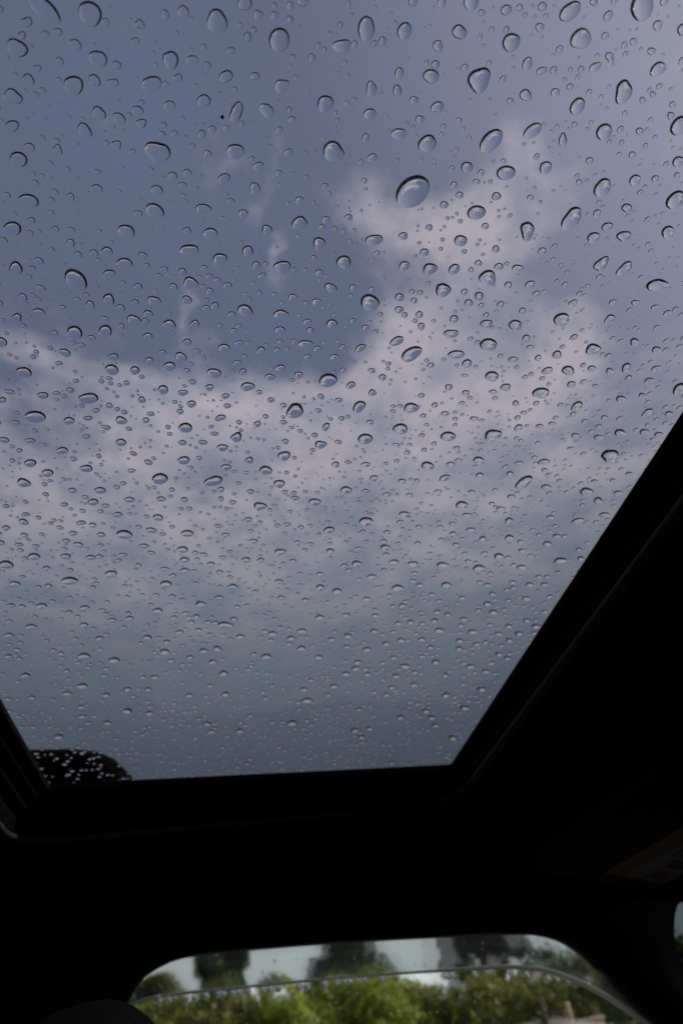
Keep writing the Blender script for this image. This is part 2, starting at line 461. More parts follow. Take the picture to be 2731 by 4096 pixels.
THETA0, THETA1 = 50, 62          # contact angle of water on the glass, degrees
DROPS = """
768 1309 73 67 69 76 80 73 68 70 77 80|largest raindrop of all, egg-shaped, on sunroof glass just above the pink clouds
-679 784 43 57 45 35 34 43 58 46 35 34|huge long raindrop leaning left, in far left top strip of sunroof
1499 551 46 51 48 42 40 46 54 49 41 41|huge oval raindrop upright, second such from left, in far right top strip of sunroof
-526 783 38 39 38 40 44 42 38 40 42 38|huge oval raindrop leaning left, in far left top strip of sunroof
945 852 50 48 43 49 48 41 45 52 42 41|huge oval raindrop upright, second such from left, in centre-right top strip of sunroof
-322 1238 54 54 43 40 49 49 43 46 46 45|huge oval raindrop leaning left, in far left upper part of sunroof
147 796 37 37 39 42 42 39 39 39 39 38|large round raindrop, first such from left, in centre-left top strip of sunroof
1060 1070 44 41 44 52 53 45 41 44 52 53|huge oval raindrop leaning right, second such from left, in centre-right upper part of sunroof
-78 758 37 35 38 36 33 36 38 37 40 41|huge oval raindrop leaning left, in centre-left top strip of sunroof
-742 1851 47 55 62 56 50 49 54 57 52 46|huge oval raindrop leaning left, in far left upper middle of sunroof
1304 676 43 41 39 36 36 44 42 32 32 40|large round raindrop, in far right top strip of sunroof
469 728 33 37 42 39 32 31 35 41 38 33|huge oval raindrop upright, first such from left, in centre-right top strip of sunroof
399 1174 46 49 48 42 37 45 46 37 38 43|large round raindrop, in centre-left upper part of sunroof
1557 837 33 46 50 37 36 40 43 46 42 33|huge oval raindrop upright, first such from left, in far right top strip of sunroof
1545 1368 41 40 53 55 47 46 49 53 58 52|huge oval raindrop leaning right, in far right upper part of sunroof
1227 593 37 30 29 35 41 37 31 31 36 43|huge long raindrop leaning right, in far right top strip of sunroof
-621 1021 33 32 31 36 43 37 33 35 39 36|large round raindrop, second such from left, in far left top strip of sunroof
-797 915 34 35 32 28 32 37 32 30 33 34|large oval raindrop leaning left, first such from left, in far left top strip of sunroof
1864 936 41 42 41 36 36 42 45 40 39 40|large oval raindrop leaning right, third such from left, in far right upper part of sunroof
1033 714 36 36 32 31 34 35 34 33 32 32|large round raindrop, in centre-right top strip of sunroof
2010 1246 45 45 47 45 40 43 48 45 41 43|large oval raindrop leaning right, second such from left, in far right upper part of sunroof
-330 986 35 27 24 28 40 39 31 29 34 41|large oval raindrop lying flat, in far left top strip of sunroof
789 1103 40 35 35 36 35 39 41 37 37 42|large round raindrop, in centre-right upper part of sunroof
-517 922 33 31 27 28 34 34 31 31 32 32|large oval raindrop leaning left, second such from left, in far left top strip of sunroof
1633 1221 39 40 46 44 40 41 46 43 40 39|large oval raindrop leaning right, first such from left, in far right upper part of sunroof
-851 1083 31 29 31 32 30 37 31 25 28 38|large round raindrop, first such from left, in far left top strip of sunroof
665 1874 48 53 49 42 42 50 52 48 45 45|large oval raindrop lying flat, in centre-right upper middle of sunroof
941 2175 50 45 46 56 64 50 43 48 59 59|large long raindrop leaning right, first such from left, in centre-right middle of sunroof
-253 900 29 29 28 32 33 29 28 33 33 29|large oval raindrop upright, in far left top strip of sunroof
-354 1486 41 41 36 33 34 38 41 37 35 37|large oval raindrop leaning left, in far left upper part of sunroof
-876 1484 44 35 30 31 37 41 36 30 30 38|large long raindrop lying flat, in far left upper part of sunroof
343 993 31 32 31 31 34 33 30 31 35 33|large round raindrop, second such from left, in centre-left top strip of sunroof
-881 1315 32 30 30 33 37 36 31 31 35 36|large round raindrop, in far left upper part of sunroof
-215 1666 43 40 35 37 46 42 36 38 41 41|large round raindrop, in centre-left upper middle of sunroof
1541 991 37 39 36 33 33 36 40 37 32 33|large round raindrop, in far right upper part of sunroof
2141 1675 61 47 37 35 42 64 48 36 37 50|large long raindrop lying flat, in far right upper middle of sunroof
845 605 32 33 29 26 26 27 28 29 28 29|large oval raindrop upright, second such from left, in centre-right top strip of sunroof
1166 1192 44 38 32 31 37 44 39 33 33 38|large oval raindrop leaning right, second such from left, in centre-right upper part of sunroof
-9 1207 36 34 30 31 36 37 33 32 33 34|medium round raindrop, in centre-left upper part of sunroof
1354 1447 34 52 49 38 34 34 40 55 37 29|large oval raindrop upright, in far right upper middle of sunroof
387 791 39 27 22 25 32 32 29 25 25 32|large oval raindrop lying flat, in centre-right top strip of sunroof
613 720 28 28 29 30 29 27 28 30 30 28|large oval raindrop upright, first such from left, in centre-right top strip of sunroof
1083 1378 44 40 35 34 39 45 40 35 35 40|large oval raindrop leaning right, first such from left, in centre-right upper part of sunroof
1233 1698 48 46 45 42 37 40 55 47 36 40|medium round raindrop, fourth such from left, in centre-right upper middle of sunroof
341 2608 47 46 59 62 50 49 52 54 59 58|large oval raindrop leaning right, in centre-left middle of sunroof
1226 1014 34 29 29 35 41 34 29 29 36 41|large long raindrop leaning right, in far right upper part of sunroof
-970 1615 38 32 31 36 41 37 33 32 35 40|large oval raindrop leaning left, in far left upper middle of sunroof
-8 1058 23 22 29 44 34 24 23 30 42 32|large long raindrop leaning right, in centre-left upper part of sunroof
1384 905 32 32 34 33 32 32 33 33 33 33|large oval raindrop leaning right, first such from left, in far right top strip of sunroof
-1093 2713 57 48 44 47 54 55 47 43 46 55|large long raindrop lying flat, first such from left, in far left middle of sunroof
507 2379 50 50 51 52 53 53 48 45 48 52|large oval raindrop lying flat, in centre-left middle of sunroof
-486 1591 36 37 33 33 36 35 35 39 38 35|medium oval raindrop leaning left, second such from left, in far left upper middle of sunroof
2432 2905 63 72 59 57 57 60 71 67 48 47|medium oval raindrop lying flat, in far right lower middle of sunroof
1665 742 32 30 28 26 28 33 29 27 30 34|large oval raindrop leaning right, second such from left, in far right top strip of sunroof
749 857 35 32 26 25 28 32 31 26 24 27|medium round raindrop, in centre-right top strip of sunroof
1355 2089 51 51 43 39 41 48 51 43 40 43|medium oval raindrop lying flat, fourth such from left, in centre-right middle of sunroof
-791 2567 53 40 36 41 54 52 41 37 41 54|large long raindrop lying flat, second such from left, in far left middle of sunroof
21 693 27 23 23 24 24 24 24 23 24 28|medium round raindrop, second such from left, in centre-left top strip of sunroof
-794 2143 38 37 40 43 40 36 37 41 44 41|medium round raindrop, second such from left, in far left upper middle of sunroof
1702 1910 43 45 43 43 44 47 51 45 37 36|medium round raindrop, in far right upper middle of sunroof
823 701 30 29 26 22 23 29 31 23 22 25|medium oval raindrop leaning left, in centre-right top strip of sunroof
1024 1780 39 45 40 34 36 41 40 42 41 38|medium round raindrop, second such from left, in centre-right upper middle of sunroof
280 1492 35 31 33 35 33 37 36 30 31 38|medium oval raindrop lying flat, in centre-left upper part of sunroof
1578 2751 50 57 51 47 57 60 51 51 55 49|large long raindrop leaning right, second such from left, in centre-right middle of sunroof
113 1041 28 34 28 25 25 28 32 30 23 23|medium oval raindrop leaning left, second such from left, in centre-left top strip of sunroof
-603 1179 25 27 30 28 25 26 31 31 28 25|medium oval raindrop leaning left, first such from left, in far left upper part of sunroof
213 1713 42 35 31 35 44 40 34 33 32 34|medium oval raindrop lying flat, in centre-left upper middle of sunroof
168 946 29 27 23 23 31 29 23 24 29 29|medium round raindrop, third such from left, in centre-left top strip of sunroof
1928 3170 48 46 57 71 61 49 47 58 76 63|large long raindrop leaning right, in far right lower middle of sunroof
1771 2405 56 51 42 40 45 52 55 46 41 45|medium oval raindrop lying flat, in far right middle of sunroof
506 1669 38 39 38 37 34 32 37 36 30 33|medium round raindrop, first such from left, in centre-right upper middle of sunroof
633 1545 43 32 26 28 38 41 32 28 29 36|large long raindrop lying flat, in centre-right upper middle of sunroof
1789 1584 37 31 35 47 36 31 38 42 34 40|large long raindrop leaning right, first such from left, in far right upper middle of sunroof
1922 1600 32 31 40 45 36 36 34 31 40 45|large long raindrop leaning right, second such from left, in far right upper middle of sunroof
45 1965 38 42 41 38 35 38 43 36 29 31|medium oval raindrop leaning left, second such from left, in centre-left upper middle of sunroof
-998 1809 29 27 33 41 32 29 28 28 35 40|medium round raindrop, first such from left, in far left upper middle of sunroof
-77 1695 32 32 32 32 37 34 29 31 39 36|medium round raindrop, second such from left, in centre-left upper middle of sunroof
-512 1749 38 32 31 32 36 38 32 26 27 36|medium oval raindrop lying flat, second such from left, in far left upper middle of sunroof
-131 3212 57 39 38 50 65 53 45 43 49 65|large long raindrop leaning right, in centre-left lower middle of sunroof
-117 1575 33 32 31 31 33 32 30 30 31 32|medium round raindrop, first such from left, in centre-left upper middle of sunroof
-457 3198 48 46 48 52 53 49 46 48 53 53|medium oval raindrop lying flat, in far left lower middle of sunroof
-216 1827 33 34 36 32 31 38 35 30 34 37|medium oval raindrop leaning left, first such from left, in centre-left upper middle of sunroof
-539 1110 25 25 27 24 23 27 27 24 24 26|medium oval raindrop leaning left, second such from left, in far left upper part of sunroof
1960 2084 41 46 40 33 38 51 47 40 40 41|medium oval raindrop leaning right, first such from left, in far right middle of sunroof
-877 1187 25 20 19 22 30 27 21 22 28 34|medium oval raindrop lying flat, in far left upper part of sunroof
662 1078 34 29 23 23 29 32 27 23 23 27|medium oval raindrop lying flat, second such from left, in centre-right upper part of sunroof
-47 934 26 21 20 23 27 25 20 20 24 29|medium oval raindrop leaning right, in centre-left top strip of sunroof
2054 1399 34 40 36 30 28 32 40 35 28 28|medium oval raindrop leaning right, second such from left, in far right upper middle of sunroof
931 1672 35 37 33 30 34 37 31 32 36 35|medium oval raindrop leaning right, in centre-right upper middle of sunroof
519 924 20 25 31 23 21 23 26 27 26 22|medium oval raindrop upright, first such from left, in centre-right top strip of sunroof
2623 2336 39 48 52 42 38 41 48 50 44 38|medium oval raindrop leaning right, second such from left, in far right middle of sunroof
987 2722 50 49 47 45 43 44 51 44 37 41|medium oval raindrop lying flat, second such from left, in centre-right middle of sunroof
-132 1026 27 23 22 23 24 25 23 22 24 29|medium round raindrop, first such from left, in centre-left top strip of sunroof
-147 1461 33 29 24 24 30 38 26 22 25 33|medium long raindrop lying flat, in centre-left upper part of sunroof
1337 1156 28 31 28 27 28 29 30 31 28 26|medium oval raindrop leaning right, first such from left, in far right upper part of sunroof
786 2812 48 48 45 43 44 46 46 44 44 46|medium oval raindrop lying flat, first such from left, in centre-right middle of sunroof
-1089 2405 39 37 34 37 40 38 37 36 32 33|medium long raindrop leaning left, in far left middle of sunroof
-645 2124 32 31 34 39 36 31 31 34 38 36|medium round raindrop, third such from left, in far left upper middle of sunroof
1020 2554 45 47 42 37 39 49 43 38 41 45|medium oval raindrop lying flat, third such from left, in centre-right middle of sunroof
-732 3757 52 52 52 51 51 54 54 50 49 51|medium long raindrop lying flat, third such from left, in far left lower middle of sunroof
1841 1434 41 35 27 27 33 34 35 30 26 28|medium oval raindrop lying flat, second such from left, in far right upper middle of sunroof
378 1583 27 32 33 30 31 30 28 32 33 27|small round raindrop, fifth such from left, in centre-left upper middle of sunroof
1046 1518 34 35 30 27 29 32 32 30 28 29|medium round raindrop, third such from left, in centre-right upper middle of sunroof
710 2558 35 36 42 45 43 35 34 42 54 42|medium long raindrop leaning right, first such from left, in centre-right middle of sunroof
1298 2772 50 49 42 39 43 51 48 41 39 44|medium long raindrop lying flat, first such from left, in centre-right middle of sunroof
223 1974 37 33 31 31 33 43 36 27 27 35|medium long raindrop lying flat, in centre-left upper middle of sunroof
-198 742 21 18 19 19 19 21 22 20 20 22|medium oval raindrop leaning left, first such from left, in centre-left top strip of sunroof
1152 885 28 27 23 19 19 26 32 22 20 23|medium oval raindrop leaning left, in far right top strip of sunroof
-644 2366 34 35 37 38 36 35 35 36 35 34|medium oval raindrop leaning left, in far left middle of sunroof
1191 2165 48 38 31 31 40 49 35 28 29 38|medium long raindrop lying flat, second such from left, in centre-right middle of sunroof
-539 996 21 22 22 22 21 21 22 22 22 22|medium oval raindrop leaning left, third such from left, in far left top strip of sunroof
1692 1453 33 33 29 28 31 33 33 30 28 28|medium oval raindrop leaning right, first such from left, in far right upper middle of sunroof
1439 2300 43 45 38 34 34 40 43 39 35 37|medium oval raindrop lying flat, fifth such from left, in centre-right middle of sunroof
-267 1060 23 21 20 22 25 24 22 21 23 25|small round raindrop, fifth such from left, in far left top strip of sunroof
1697 603 24 24 20 20 22 24 23 22 20 20|medium round raindrop, in far right top strip of sunroof
-464 1123 23 25 23 22 23 24 24 23 21 21|medium oval raindrop leaning left, third such from left, in far left upper part of sunroof
799 963 28 23 22 23 25 26 24 19 20 27|medium oval raindrop leaning right, in centre-right top strip of sunroof
527 1015 27 24 22 23 26 27 22 19 20 25|medium oval raindrop lying flat, first such from left, in centre-right upper part of sunroof
-284 2766 39 38 41 45 44 40 39 38 36 38|medium oval raindrop lying flat, first such from left, in centre-left middle of sunroof
1461 1958 37 38 34 31 33 38 44 35 28 29|medium oval raindrop lying flat, first such from left, in far right upper middle of sunroof
-1179 4301 55 51 48 52 63 64 53 48 50 53|medium long raindrop lying flat, first such from left, in far left far end of sunroof
1122 778 22 24 26 23 19 19 22 23 23 22|medium oval raindrop upright, in far right top strip of sunroof
-111 2359 38 39 33 32 35 37 38 38 34 33|medium oval raindrop leaning left, in centre-left middle of sunroof
-591 884 22 20 18 19 20 21 20 19 19 21|medium oval raindrop leaning left, second such from left, in far left top strip of sunroof
1773 1173 29 29 26 23 25 28 31 29 26 26|medium oval raindrop leaning right, second such from left, in far right upper part of sunroof
-606 1943 28 28 31 35 28 25 29 35 31 29|medium oval raindrop leaning left, first such from left, in far left upper middle of sunroof
-394 1938 28 33 30 27 32 33 29 30 32 28|medium oval raindrop leaning left, fourth such from left, in far left upper middle of sunroof
-499 2052 30 35 34 28 30 34 30 29 32 30|medium oval raindrop leaning left, third such from left, in far left upper middle of sunroof
-328 2068 35 31 31 33 29 29 37 34 28 31|medium oval raindrop leaning left, fifth such from left, in far left upper middle of sunroof
-781 1016 22 18 20 22 21 21 23 20 18 22|medium oval raindrop leaning left, first such from left, in far left top strip of sunroof
984 1185 26 28 24 23 25 29 28 25 23 23|small round raindrop, third such from left, in centre-right upper part of sunroof
911 3597 51 53 50 46 47 50 53 52 49 48|medium oval raindrop lying flat, in centre-right lower middle of sunroof
845 2097 33 28 30 36 40 36 29 28 35 43|medium long raindrop leaning right, second such from left, in centre-right middle of sunroof
67 2443 36 35 33 32 38 42 33 30 35 40|medium oval raindrop lying flat, second such from left, in centre-left middle of sunroof
51 1646 25 27 29 30 27 25 27 30 29 26|small round raindrop, second such from left, in centre-left upper middle of sunroof
-1269 3255 39 38 44 39 36 41 42 38 42 43|medium long raindrop leaning left, in far left lower middle of sunroof
-1562 4100 49 46 47 48 48 48 48 49 50 51|medium long raindrop lying flat, first such from left, in far left lower middle of sunroof
-585 1696 28 23 24 28 29 28 25 23 25 31|medium oval raindrop lying flat, first such from left, in far left upper middle of sunroof
1935 1078 28 29 24 22 24 27 27 25 24 25|medium oval raindrop leaning right, third such from left, in far right upper part of sunroof
1875 2237 42 44 37 31 30 35 50 35 27 30|medium oval raindrop leaning left, in far right middle of sunroof
-589 1809 27 24 24 27 34 29 21 21 28 35|medium oval raindrop leaning right, in far left upper middle of sunroof
1129 2033 42 36 25 26 36 41 33 30 28 30|medium long raindrop lying flat, first such from left, in centre-right upper middle of sunroof
-339 1396 26 25 23 23 24 25 24 22 22 24|small round raindrop, fourth such from left, in far left upper part of sunroof
-589 1411 26 22 20 22 24 25 23 21 23 27|small oval raindrop lying flat, in far left upper part of sunroof
76 1354 21 26 29 25 23 22 23 27 25 21|small oval raindrop leaning left, in centre-left upper part of sunroof
302 2973 41 40 37 43 44 35 36 44 43 39|small oval raindrop lying flat, third such from left, in centre-left lower middle of sunroof
1051 1666 29 29 31 31 29 27 27 28 30 29|small oval raindrop leaning right, second such from left, in centre-right upper middle of sunroof
193 3105 41 41 44 41 40 44 44 37 38 42|medium oval raindrop lying flat, second such from left, in centre-left lower middle of sunroof
752 755 21 22 21 20 17 17 23 23 17 17|medium oval raindrop upright, second such from left, in centre-right top strip of sunroof
363 2144 40 33 26 26 33 40 31 26 26 33|medium long raindrop lying flat, in centre-left middle of sunroof
-173 892 23 18 16 17 21 22 18 16 18 22|small oval raindrop lying flat, first such from left, in centre-left top strip of sunroof
-56 1320 24 20 20 23 27 24 20 20 24 28|small oval raindrop leaning right, first such from left, in centre-left upper part of sunroof
225 667 22 17 15 16 20 21 19 16 15 19|small oval raindrop lying flat, third such from left, in centre-left top strip of sunroof
981 615 21 19 17 17 20 22 19 17 17 20|small oval raindrop leaning right, in centre-right top strip of sunroof
-346 2329 31 30 32 36 36 32 30 30 31 32|small oval raindrop lying flat, fifth such from left, in far left middle of sunroof
1401 761 24 19 17 19 25 21 18 18 22 24|medium long raindrop leaning right, in far right top strip of sunroof
458 1806 31 35 26 22 23 31 37 29 24 25|medium long raindrop leaning left, in centre-left upper middle of sunroof
2417 3255 52 57 44 36 39 52 57 43 37 41|medium long raindrop lying flat, third such from left, in far right lower middle of sunroof
-1156 2219 28 28 29 29 28 27 27 30 33 31|small oval raindrop leaning left, first such from left, in far left middle of sunroof
10 2827 35 31 34 47 36 29 33 42 39 39|small oval raindrop leaning right, in centre-left middle of sunroof
2032 2497 32 34 41 41 37 35 36 39 41 36|medium long raindrop leaning right, first such from left, in far right middle of sunroof
1228 3036 43 52 45 37 36 44 47 37 34 36|medium long raindrop lying flat, first such from left, in centre-right lower middle of sunroof
-748 830 22 14 13 16 22 19 16 15 15 19|small oval raindrop leaning left, first such from left, in far left top strip of sunroof
-721 1266 18 17 20 26 20 18 20 23 23 22|medium oval raindrop upright, in far left upper part of sunroof
169 3450 37 47 45 38 44 50 40 38 45 40|medium oval raindrop lying flat, first such from left, in centre-left lower middle of sunroof
89 1260 24 21 20 22 22 22 21 21 22 25|small oval raindrop leaning right, second such from left, in centre-left upper part of sunroof
1371 1036 19 22 30 19 15 19 27 27 23 19|medium long raindrop upright, in far right upper part of sunroof
-390 1086 21 20 17 18 20 23 21 18 18 20|small oval raindrop leaning left, fourth such from left, in far left top strip of sunroof
801 1666 26 28 27 27 28 28 26 25 26 25|small oval raindrop leaning right, first such from left, in centre-right upper middle of sunroof
-281 2262 28 33 34 27 25 28 31 33 30 27|medium long raindrop leaning left, in centre-left middle of sunroof
1305 1960 37 32 25 26 31 32 33 29 25 27|medium long raindrop lying flat, second such from left, in centre-right upper middle of sunroof
-472 998 23 18 14 15 22 21 17 16 17 19|small oval raindrop lying flat, in far left top strip of sunroof
620 858 18 19 21 19 18 18 19 20 20 19|small oval raindrop upright, third such from left, in centre-right top strip of sunroof
1591 602 21 22 18 17 18 19 19 19 16 17|small oval raindrop leaning right, in far right top strip of sunroof
-304 3031 38 34 34 39 39 34 33 36 38 39|small oval raindrop lying flat, first such from left, in centre-left lower middle of sunroof
1447 724 20 26 19 16 15 17 28 21 12 13|small oval raindrop upright, in far right top strip of sunroof
-380 1133 22 18 16 19 24 19 16 18 20 20|small round raindrop, third such from left, in far left upper part of sunroof
134 1535 20 24 26 23 24 26 22 21 26 24|small round raindrop, third such from left, in centre-left upper middle of sunroof
-389 2487 28 29 32 34 31 27 28 32 35 31|small round raindrop, second such from left, in far left middle of sunroof
1736 1395 28 26 22 23 27 29 24 22 23 26|small oval raindrop leaning right, second such from left, in far right upper middle of sunroof
-946 2036 28 24 23 25 30 31 25 22 23 28|small oval raindrop lying flat, first such from left, in far left upper middle of sunroof
-1197 3083 34 31 30 35 41 35 29 31 37 38|small oval raindrop lying flat, first such from left, in far left lower middle of sunroof
1557 3410 45 48 44 36 36 45 48 43 41 43|small oval raindrop lying flat, second such from left, in centre-right lower middle of sunroof
69 725 17 19 16 14 17 20 17 16 17 17|small round raindrop, second such from left, in centre-left top strip of sunroof
1793 1301 28 30 24 20 22 27 30 21 18 20|small oval raindrop leaning left, in far right upper part of sunroof
488 2012 30 30 29 28 28 28 28 27 27 29|small oval raindrop lying flat, third such from left, in centre-left upper middle of sunroof
624 919 18 20 22 18 16 18 22 20 18 18|small oval raindrop upright, second such from left, in centre-right top strip of sunroof
-57 2194 31 31 29 28 28 29 29 27 27 29|small oval raindrop lying flat, first such from left, in centre-left middle of sunroof
-636 2723 29 32 37 33 30 33 33 28 31 33|small oval raindrop leaning left, second such from left, in far left middle of sunroof
517 2870 34 40 34 29 36 40 33 35 38 34|small oval raindrop lying flat, fourth such from left, in centre-left middle of sunroof
-60 4947 63 64 50 42 45 67 64 44 42 51|medium long raindrop lying flat, in centre-left far end of sunroof
-1052 2072 25 21 21 29 29 22 22 27 29 28|small round raindrop, first such from left, in far left upper middle of sunroof
-486 1225 22 19 17 20 23 18 18 21 20 18|small round raindrop, second such from left, in far left upper part of sunroof
-356 797 19 13 15 18 16 19 18 14 12 20|small round raindrop, fourth such from left, in far left top strip of sunroof
-315 3742 45 41 38 39 43 45 41 38 39 43|medium long raindrop lying flat, in centre-left lower middle of sunroof
-882 3119 41 33 29 33 37 34 33 33 34 39|small long raindrop lying flat, second such from left, in far left lower middle of sunroof
532 3400 42 44 38 35 40 44 40 38 38 38|small long raindrop lying flat, third such from left, in centre-left lower middle of sunroof
286 3227 36 41 37 37 40 37 35 41 40 33|small oval raindrop lying flat, second such from left, in centre-left lower middle of sunroof
-1115 3165 31 31 32 36 40 34 30 33 39 35|small oval raindrop lying flat, second such from left, in far left lower middle of sunroof
727 3277 39 41 40 36 36 41 42 38 36 37|small oval raindrop lying flat, first such from left, in centre-right lower middle of sunroof
-1360 4007 40 38 40 42 42 41 39 39 42 44|medium long raindrop lying flat, second such from left, in far left lower middle of sunroof
566 1183 23 19 20 20 19 21 22 18 18 23|small round raindrop, first such from left, in centre-right upper part of sunroof
-861 2270 30 32 28 27 26 25 27 27 23 25|small long raindrop leaning left, in far left middle of sunroof
2214 2200 26 34 38 32 26 25 32 43 30 24|small long raindrop leaning right, second such from left, in far right middle of sunroof
2408 2700 37 46 35 29 30 39 47 35 28 29|small round raindrop, first such from left, in far right middle of sunroof
-827 1263 21 18 17 18 20 20 18 17 18 21|small oval raindrop leaning left, in far left upper part of sunroof
-263 759 14 16 17 16 16 16 15 16 17 15|small oval raindrop upright, in far left top strip of sunroof
-921 2736 28 26 29 32 34 33 28 27 32 34|small oval raindrop lying flat, second such from left, in far left middle of sunroof
1554 2972 41 44 36 29 30 37 42 37 33 35|small oval raindrop lying flat, third such from left, in centre-right lower middle of sunroof
-495 4351 45 46 46 45 44 44 46 45 45 45|small oval raindrop lying flat, in far left far end of sunroof
-271 1331 18 19 19 20 22 20 19 20 21 19|small round raindrop, first such from left, in centre-left upper part of sunroof
734 620 17 17 16 15 16 17 17 16 15 16|small round raindrop, fourth such from left, in centre-right top strip of sunroof
1268 2220 29 30 31 28 27 30 32 31 29 29|small round raindrop, in centre-right middle of sunroof
28 1469 22 22 21 21 21 23 21 19 20 23|small oval raindrop lying flat, in centre-left upper part of sunroof
2534 4061 53 52 44 42 48 57 52 42 40 45|medium long raindrop lying flat, second such from left, in far right lower middle of sunroof
-996 2971 35 27 27 32 35 32 29 28 31 38|small long raindrop lying flat, first such from left, in far left lower middle of sunroof
1972 1888 25 27 29 27 28 29 26 25 30 30|small long raindrop leaning right, in far right upper middle of sunroof
-875 4214 42 41 39 42 48 43 38 41 45 44|small long raindrop lying flat, fifth such from left, in far left lower middle of sunroof
-236 1919 24 25 25 23 22 24 26 26 25 24|small oval raindrop leaning left, in centre-left upper middle of sunroof
2511 2526 29 29 33 36 36 32 31 34 39 34|medium long raindrop leaning right, second such from left, in far right middle of sunroof
1896 4156 51 51 46 41 41 52 51 43 43 49|medium long raindrop lying flat, second such from left, in centre-right lower middle of sunroof
1187 795 21 16 14 15 21 22 15 14 16 20|small long raindrop leaning right, in far right top strip of sunroof
-72 2916 34 33 29 29 35 35 30 31 33 33|small long raindrop lying flat, second such from left, in centre-left middle of sunroof
-831 3315 37 32 30 32 37 37 33 31 33 37|small long raindrop lying flat, fourth such from left, in far left lower middle of sunroof
1369 1637 30 28 21 19 24 32 25 20 19 23|small long raindrop lying flat, in far right upper middle of sunroof
657 2154 26 24 25 31 33 26 21 23 30 33|small long raindrop leaning right, in centre-right middle of sunroof
1750 2244 31 27 27 29 31 32 30 27 29 33|small long raindrop leaning right, first such from left, in far right middle of sunroof
-656 2894 31 29 30 32 32 30 29 30 32 33|small oval raindrop lying flat, fourth such from left, in far left middle of sunroof
1542 2374 33 31 28 28 30 32 32 30 28 30|small oval raindrop lying flat, in centre-right middle of sunroof
-1025 2559 29 27 24 27 33 28 23 24 27 27|small oval raindrop lying flat, first such from left, in far left middle of sunroof
1128 655 18 18 14 14 16 19 18 16 14 14|small round raindrop, first such from left, in far right top strip of sunroof
1116 591 18 17 15 14 15 18 17 14 14 16|small round raindrop, second such from left, in far right top strip of sunroof
1218 1802 23 29 25 23 23 24 27 30 24 21|small round raindrop, fourth such from left, in centre-right upper middle of sunroof
1271 865 20 20 17 16 17 20 20 17 16 17|small round raindrop, third such from left, in far right top strip of sunroof
627 628 18 16 14 13 15 17 15 13 13 16|small round raindrop, first such from left, in centre-right top strip of sunroof
-523 2364 27 27 30 29 26 23 21 24 31 30|small round raindrop, first such from left, in far left middle of sunroof
2182 2026 26 36 30 23 22 26 35 32 23 21|small round raindrop, second such from left, in far right middle of sunroof
-228 957 21 14 14 17 17 15 18 14 12 19|small oval raindrop leaning left, in centre-left top strip of sunroof
-647 851 16 14 13 14 17 17 13 12 15 18|small oval raindrop leaning left, third such from left, in far left top strip of sunroof
1591 4114 48 53 42 35 38 52 52 41 37 40|small long raindrop lying flat, second such from left, in centre-right lower middle of sunroof
32 798 14 15 17 17 15 14 15 16 16 15|small oval raindrop upright, in centre-left top strip of sunroof
1766 2133 28 30 31 27 24 27 33 29 25 25|small oval raindrop leaning right, in far right middle of sunroof
333 3951 41 44 38 35 44 45 35 38 44 41|small long raindrop lying flat, second such from left, in centre-left lower middle of sunroof
1294 4420 50 50 46 40 41 49 53 45 43 46|small long raindrop lying flat, in centre-right far end of sunroof
223 2065 28 25 22 23 26 29 26 23 23 26|small oval raindrop lying flat, second such from left, in centre-left upper middle of sunroof
-625 2281 30 22 20 25 29 24 23 23 25 30|small oval raindrop lying flat, third such from left, in far left middle of sunroof
1463 1719 27 24 22 23 25 26 24 22 23 25|small oval raindrop leaning right, first such from left, in far right upper middle of sunroof
-1241 5415 56 49 46 49 53 51 48 45 45 53|medium long raindrop lying flat, second such from left, in far left far end of sunroof
-376 852 17 13 12 14 16 16 15 14 15 17|small round raindrop, third such from left, in far left top strip of sunroof
737 1016 19 20 17 16 18 20 19 17 16 16|small round raindrop, second such from left, in centre-right upper part of sunroof
1155 1298 22 24 21 18 19 23 20 18 19 21|small round raindrop, fourth such from left, in centre-right upper part of sunroof
766 1517 24 22 21 21 21 22 24 19 17 21|small round raindrop, second such from left, in centre-right upper middle of sunroof
-428 2013 22 23 24 23 23 23 22 23 25 23|small round raindrop, second such from left, in far left upper middle of sunroof
809 1836 23 25 25 23 23 24 25 25 24 23|small round raindrop, first such from left, in centre-right upper middle of sunroof
-889 3427 34 30 29 34 38 33 30 31 35 36|small long raindrop lying flat, third such from left, in far left lower middle of sunroof
1365 3146 32 31 31 37 42 35 31 34 39 36|small long raindrop leaning right, in centre-right lower middle of sunroof
662 3695 39 38 37 38 40 40 37 36 37 39|small long raindrop lying flat, fourth such from left, in centre-left lower middle of sunroof
-353 3922 42 37 33 36 38 37 40 41 40 40|small long raindrop lying flat, first such from left, in centre-left lower middle of sunroof
65 923 21 17 14 14 16 17 17 14 14 17|small oval raindrop lying flat, second such from left, in centre-left top strip of sunroof
-697 1979 19 20 25 26 21 20 22 25 25 21|small oval raindrop leaning left, second such from left, in far left upper middle of sunroof
1172 3516 44 43 33 29 33 44 39 33 32 37|small long raindrop lying flat, first such from left, in centre-right lower middle of sunroof
-122 1229 16 17 19 17 17 21 18 14 17 20|small round raindrop, fourth such from left, in centre-left upper part of sunroof
-103 1132 18 17 16 18 17 15 17 18 16 16|small round raindrop, fifth such from left, in centre-left upper part of sunroof
756 816 17 17 16 15 16 18 17 15 14 15|small round raindrop, third such from left, in centre-right top strip of sunroof
-496 3574 34 35 35 34 33 34 36 35 34 34|small long raindrop lying flat, seventh such from left, in far left lower middle of sunroof
-451 936 16 15 15 14 16 17 14 13 15 17|small round raindrop, second such from left, in far left top strip of sunroof
211 1192 20 16 16 18 17 19 20 16 16 20|small round raindrop, sixth such from left, in centre-left upper part of sunroof
698 948 19 18 16 15 17 19 17 15 15 16|small round raindrop, second such from left, in centre-right top strip of sunroof
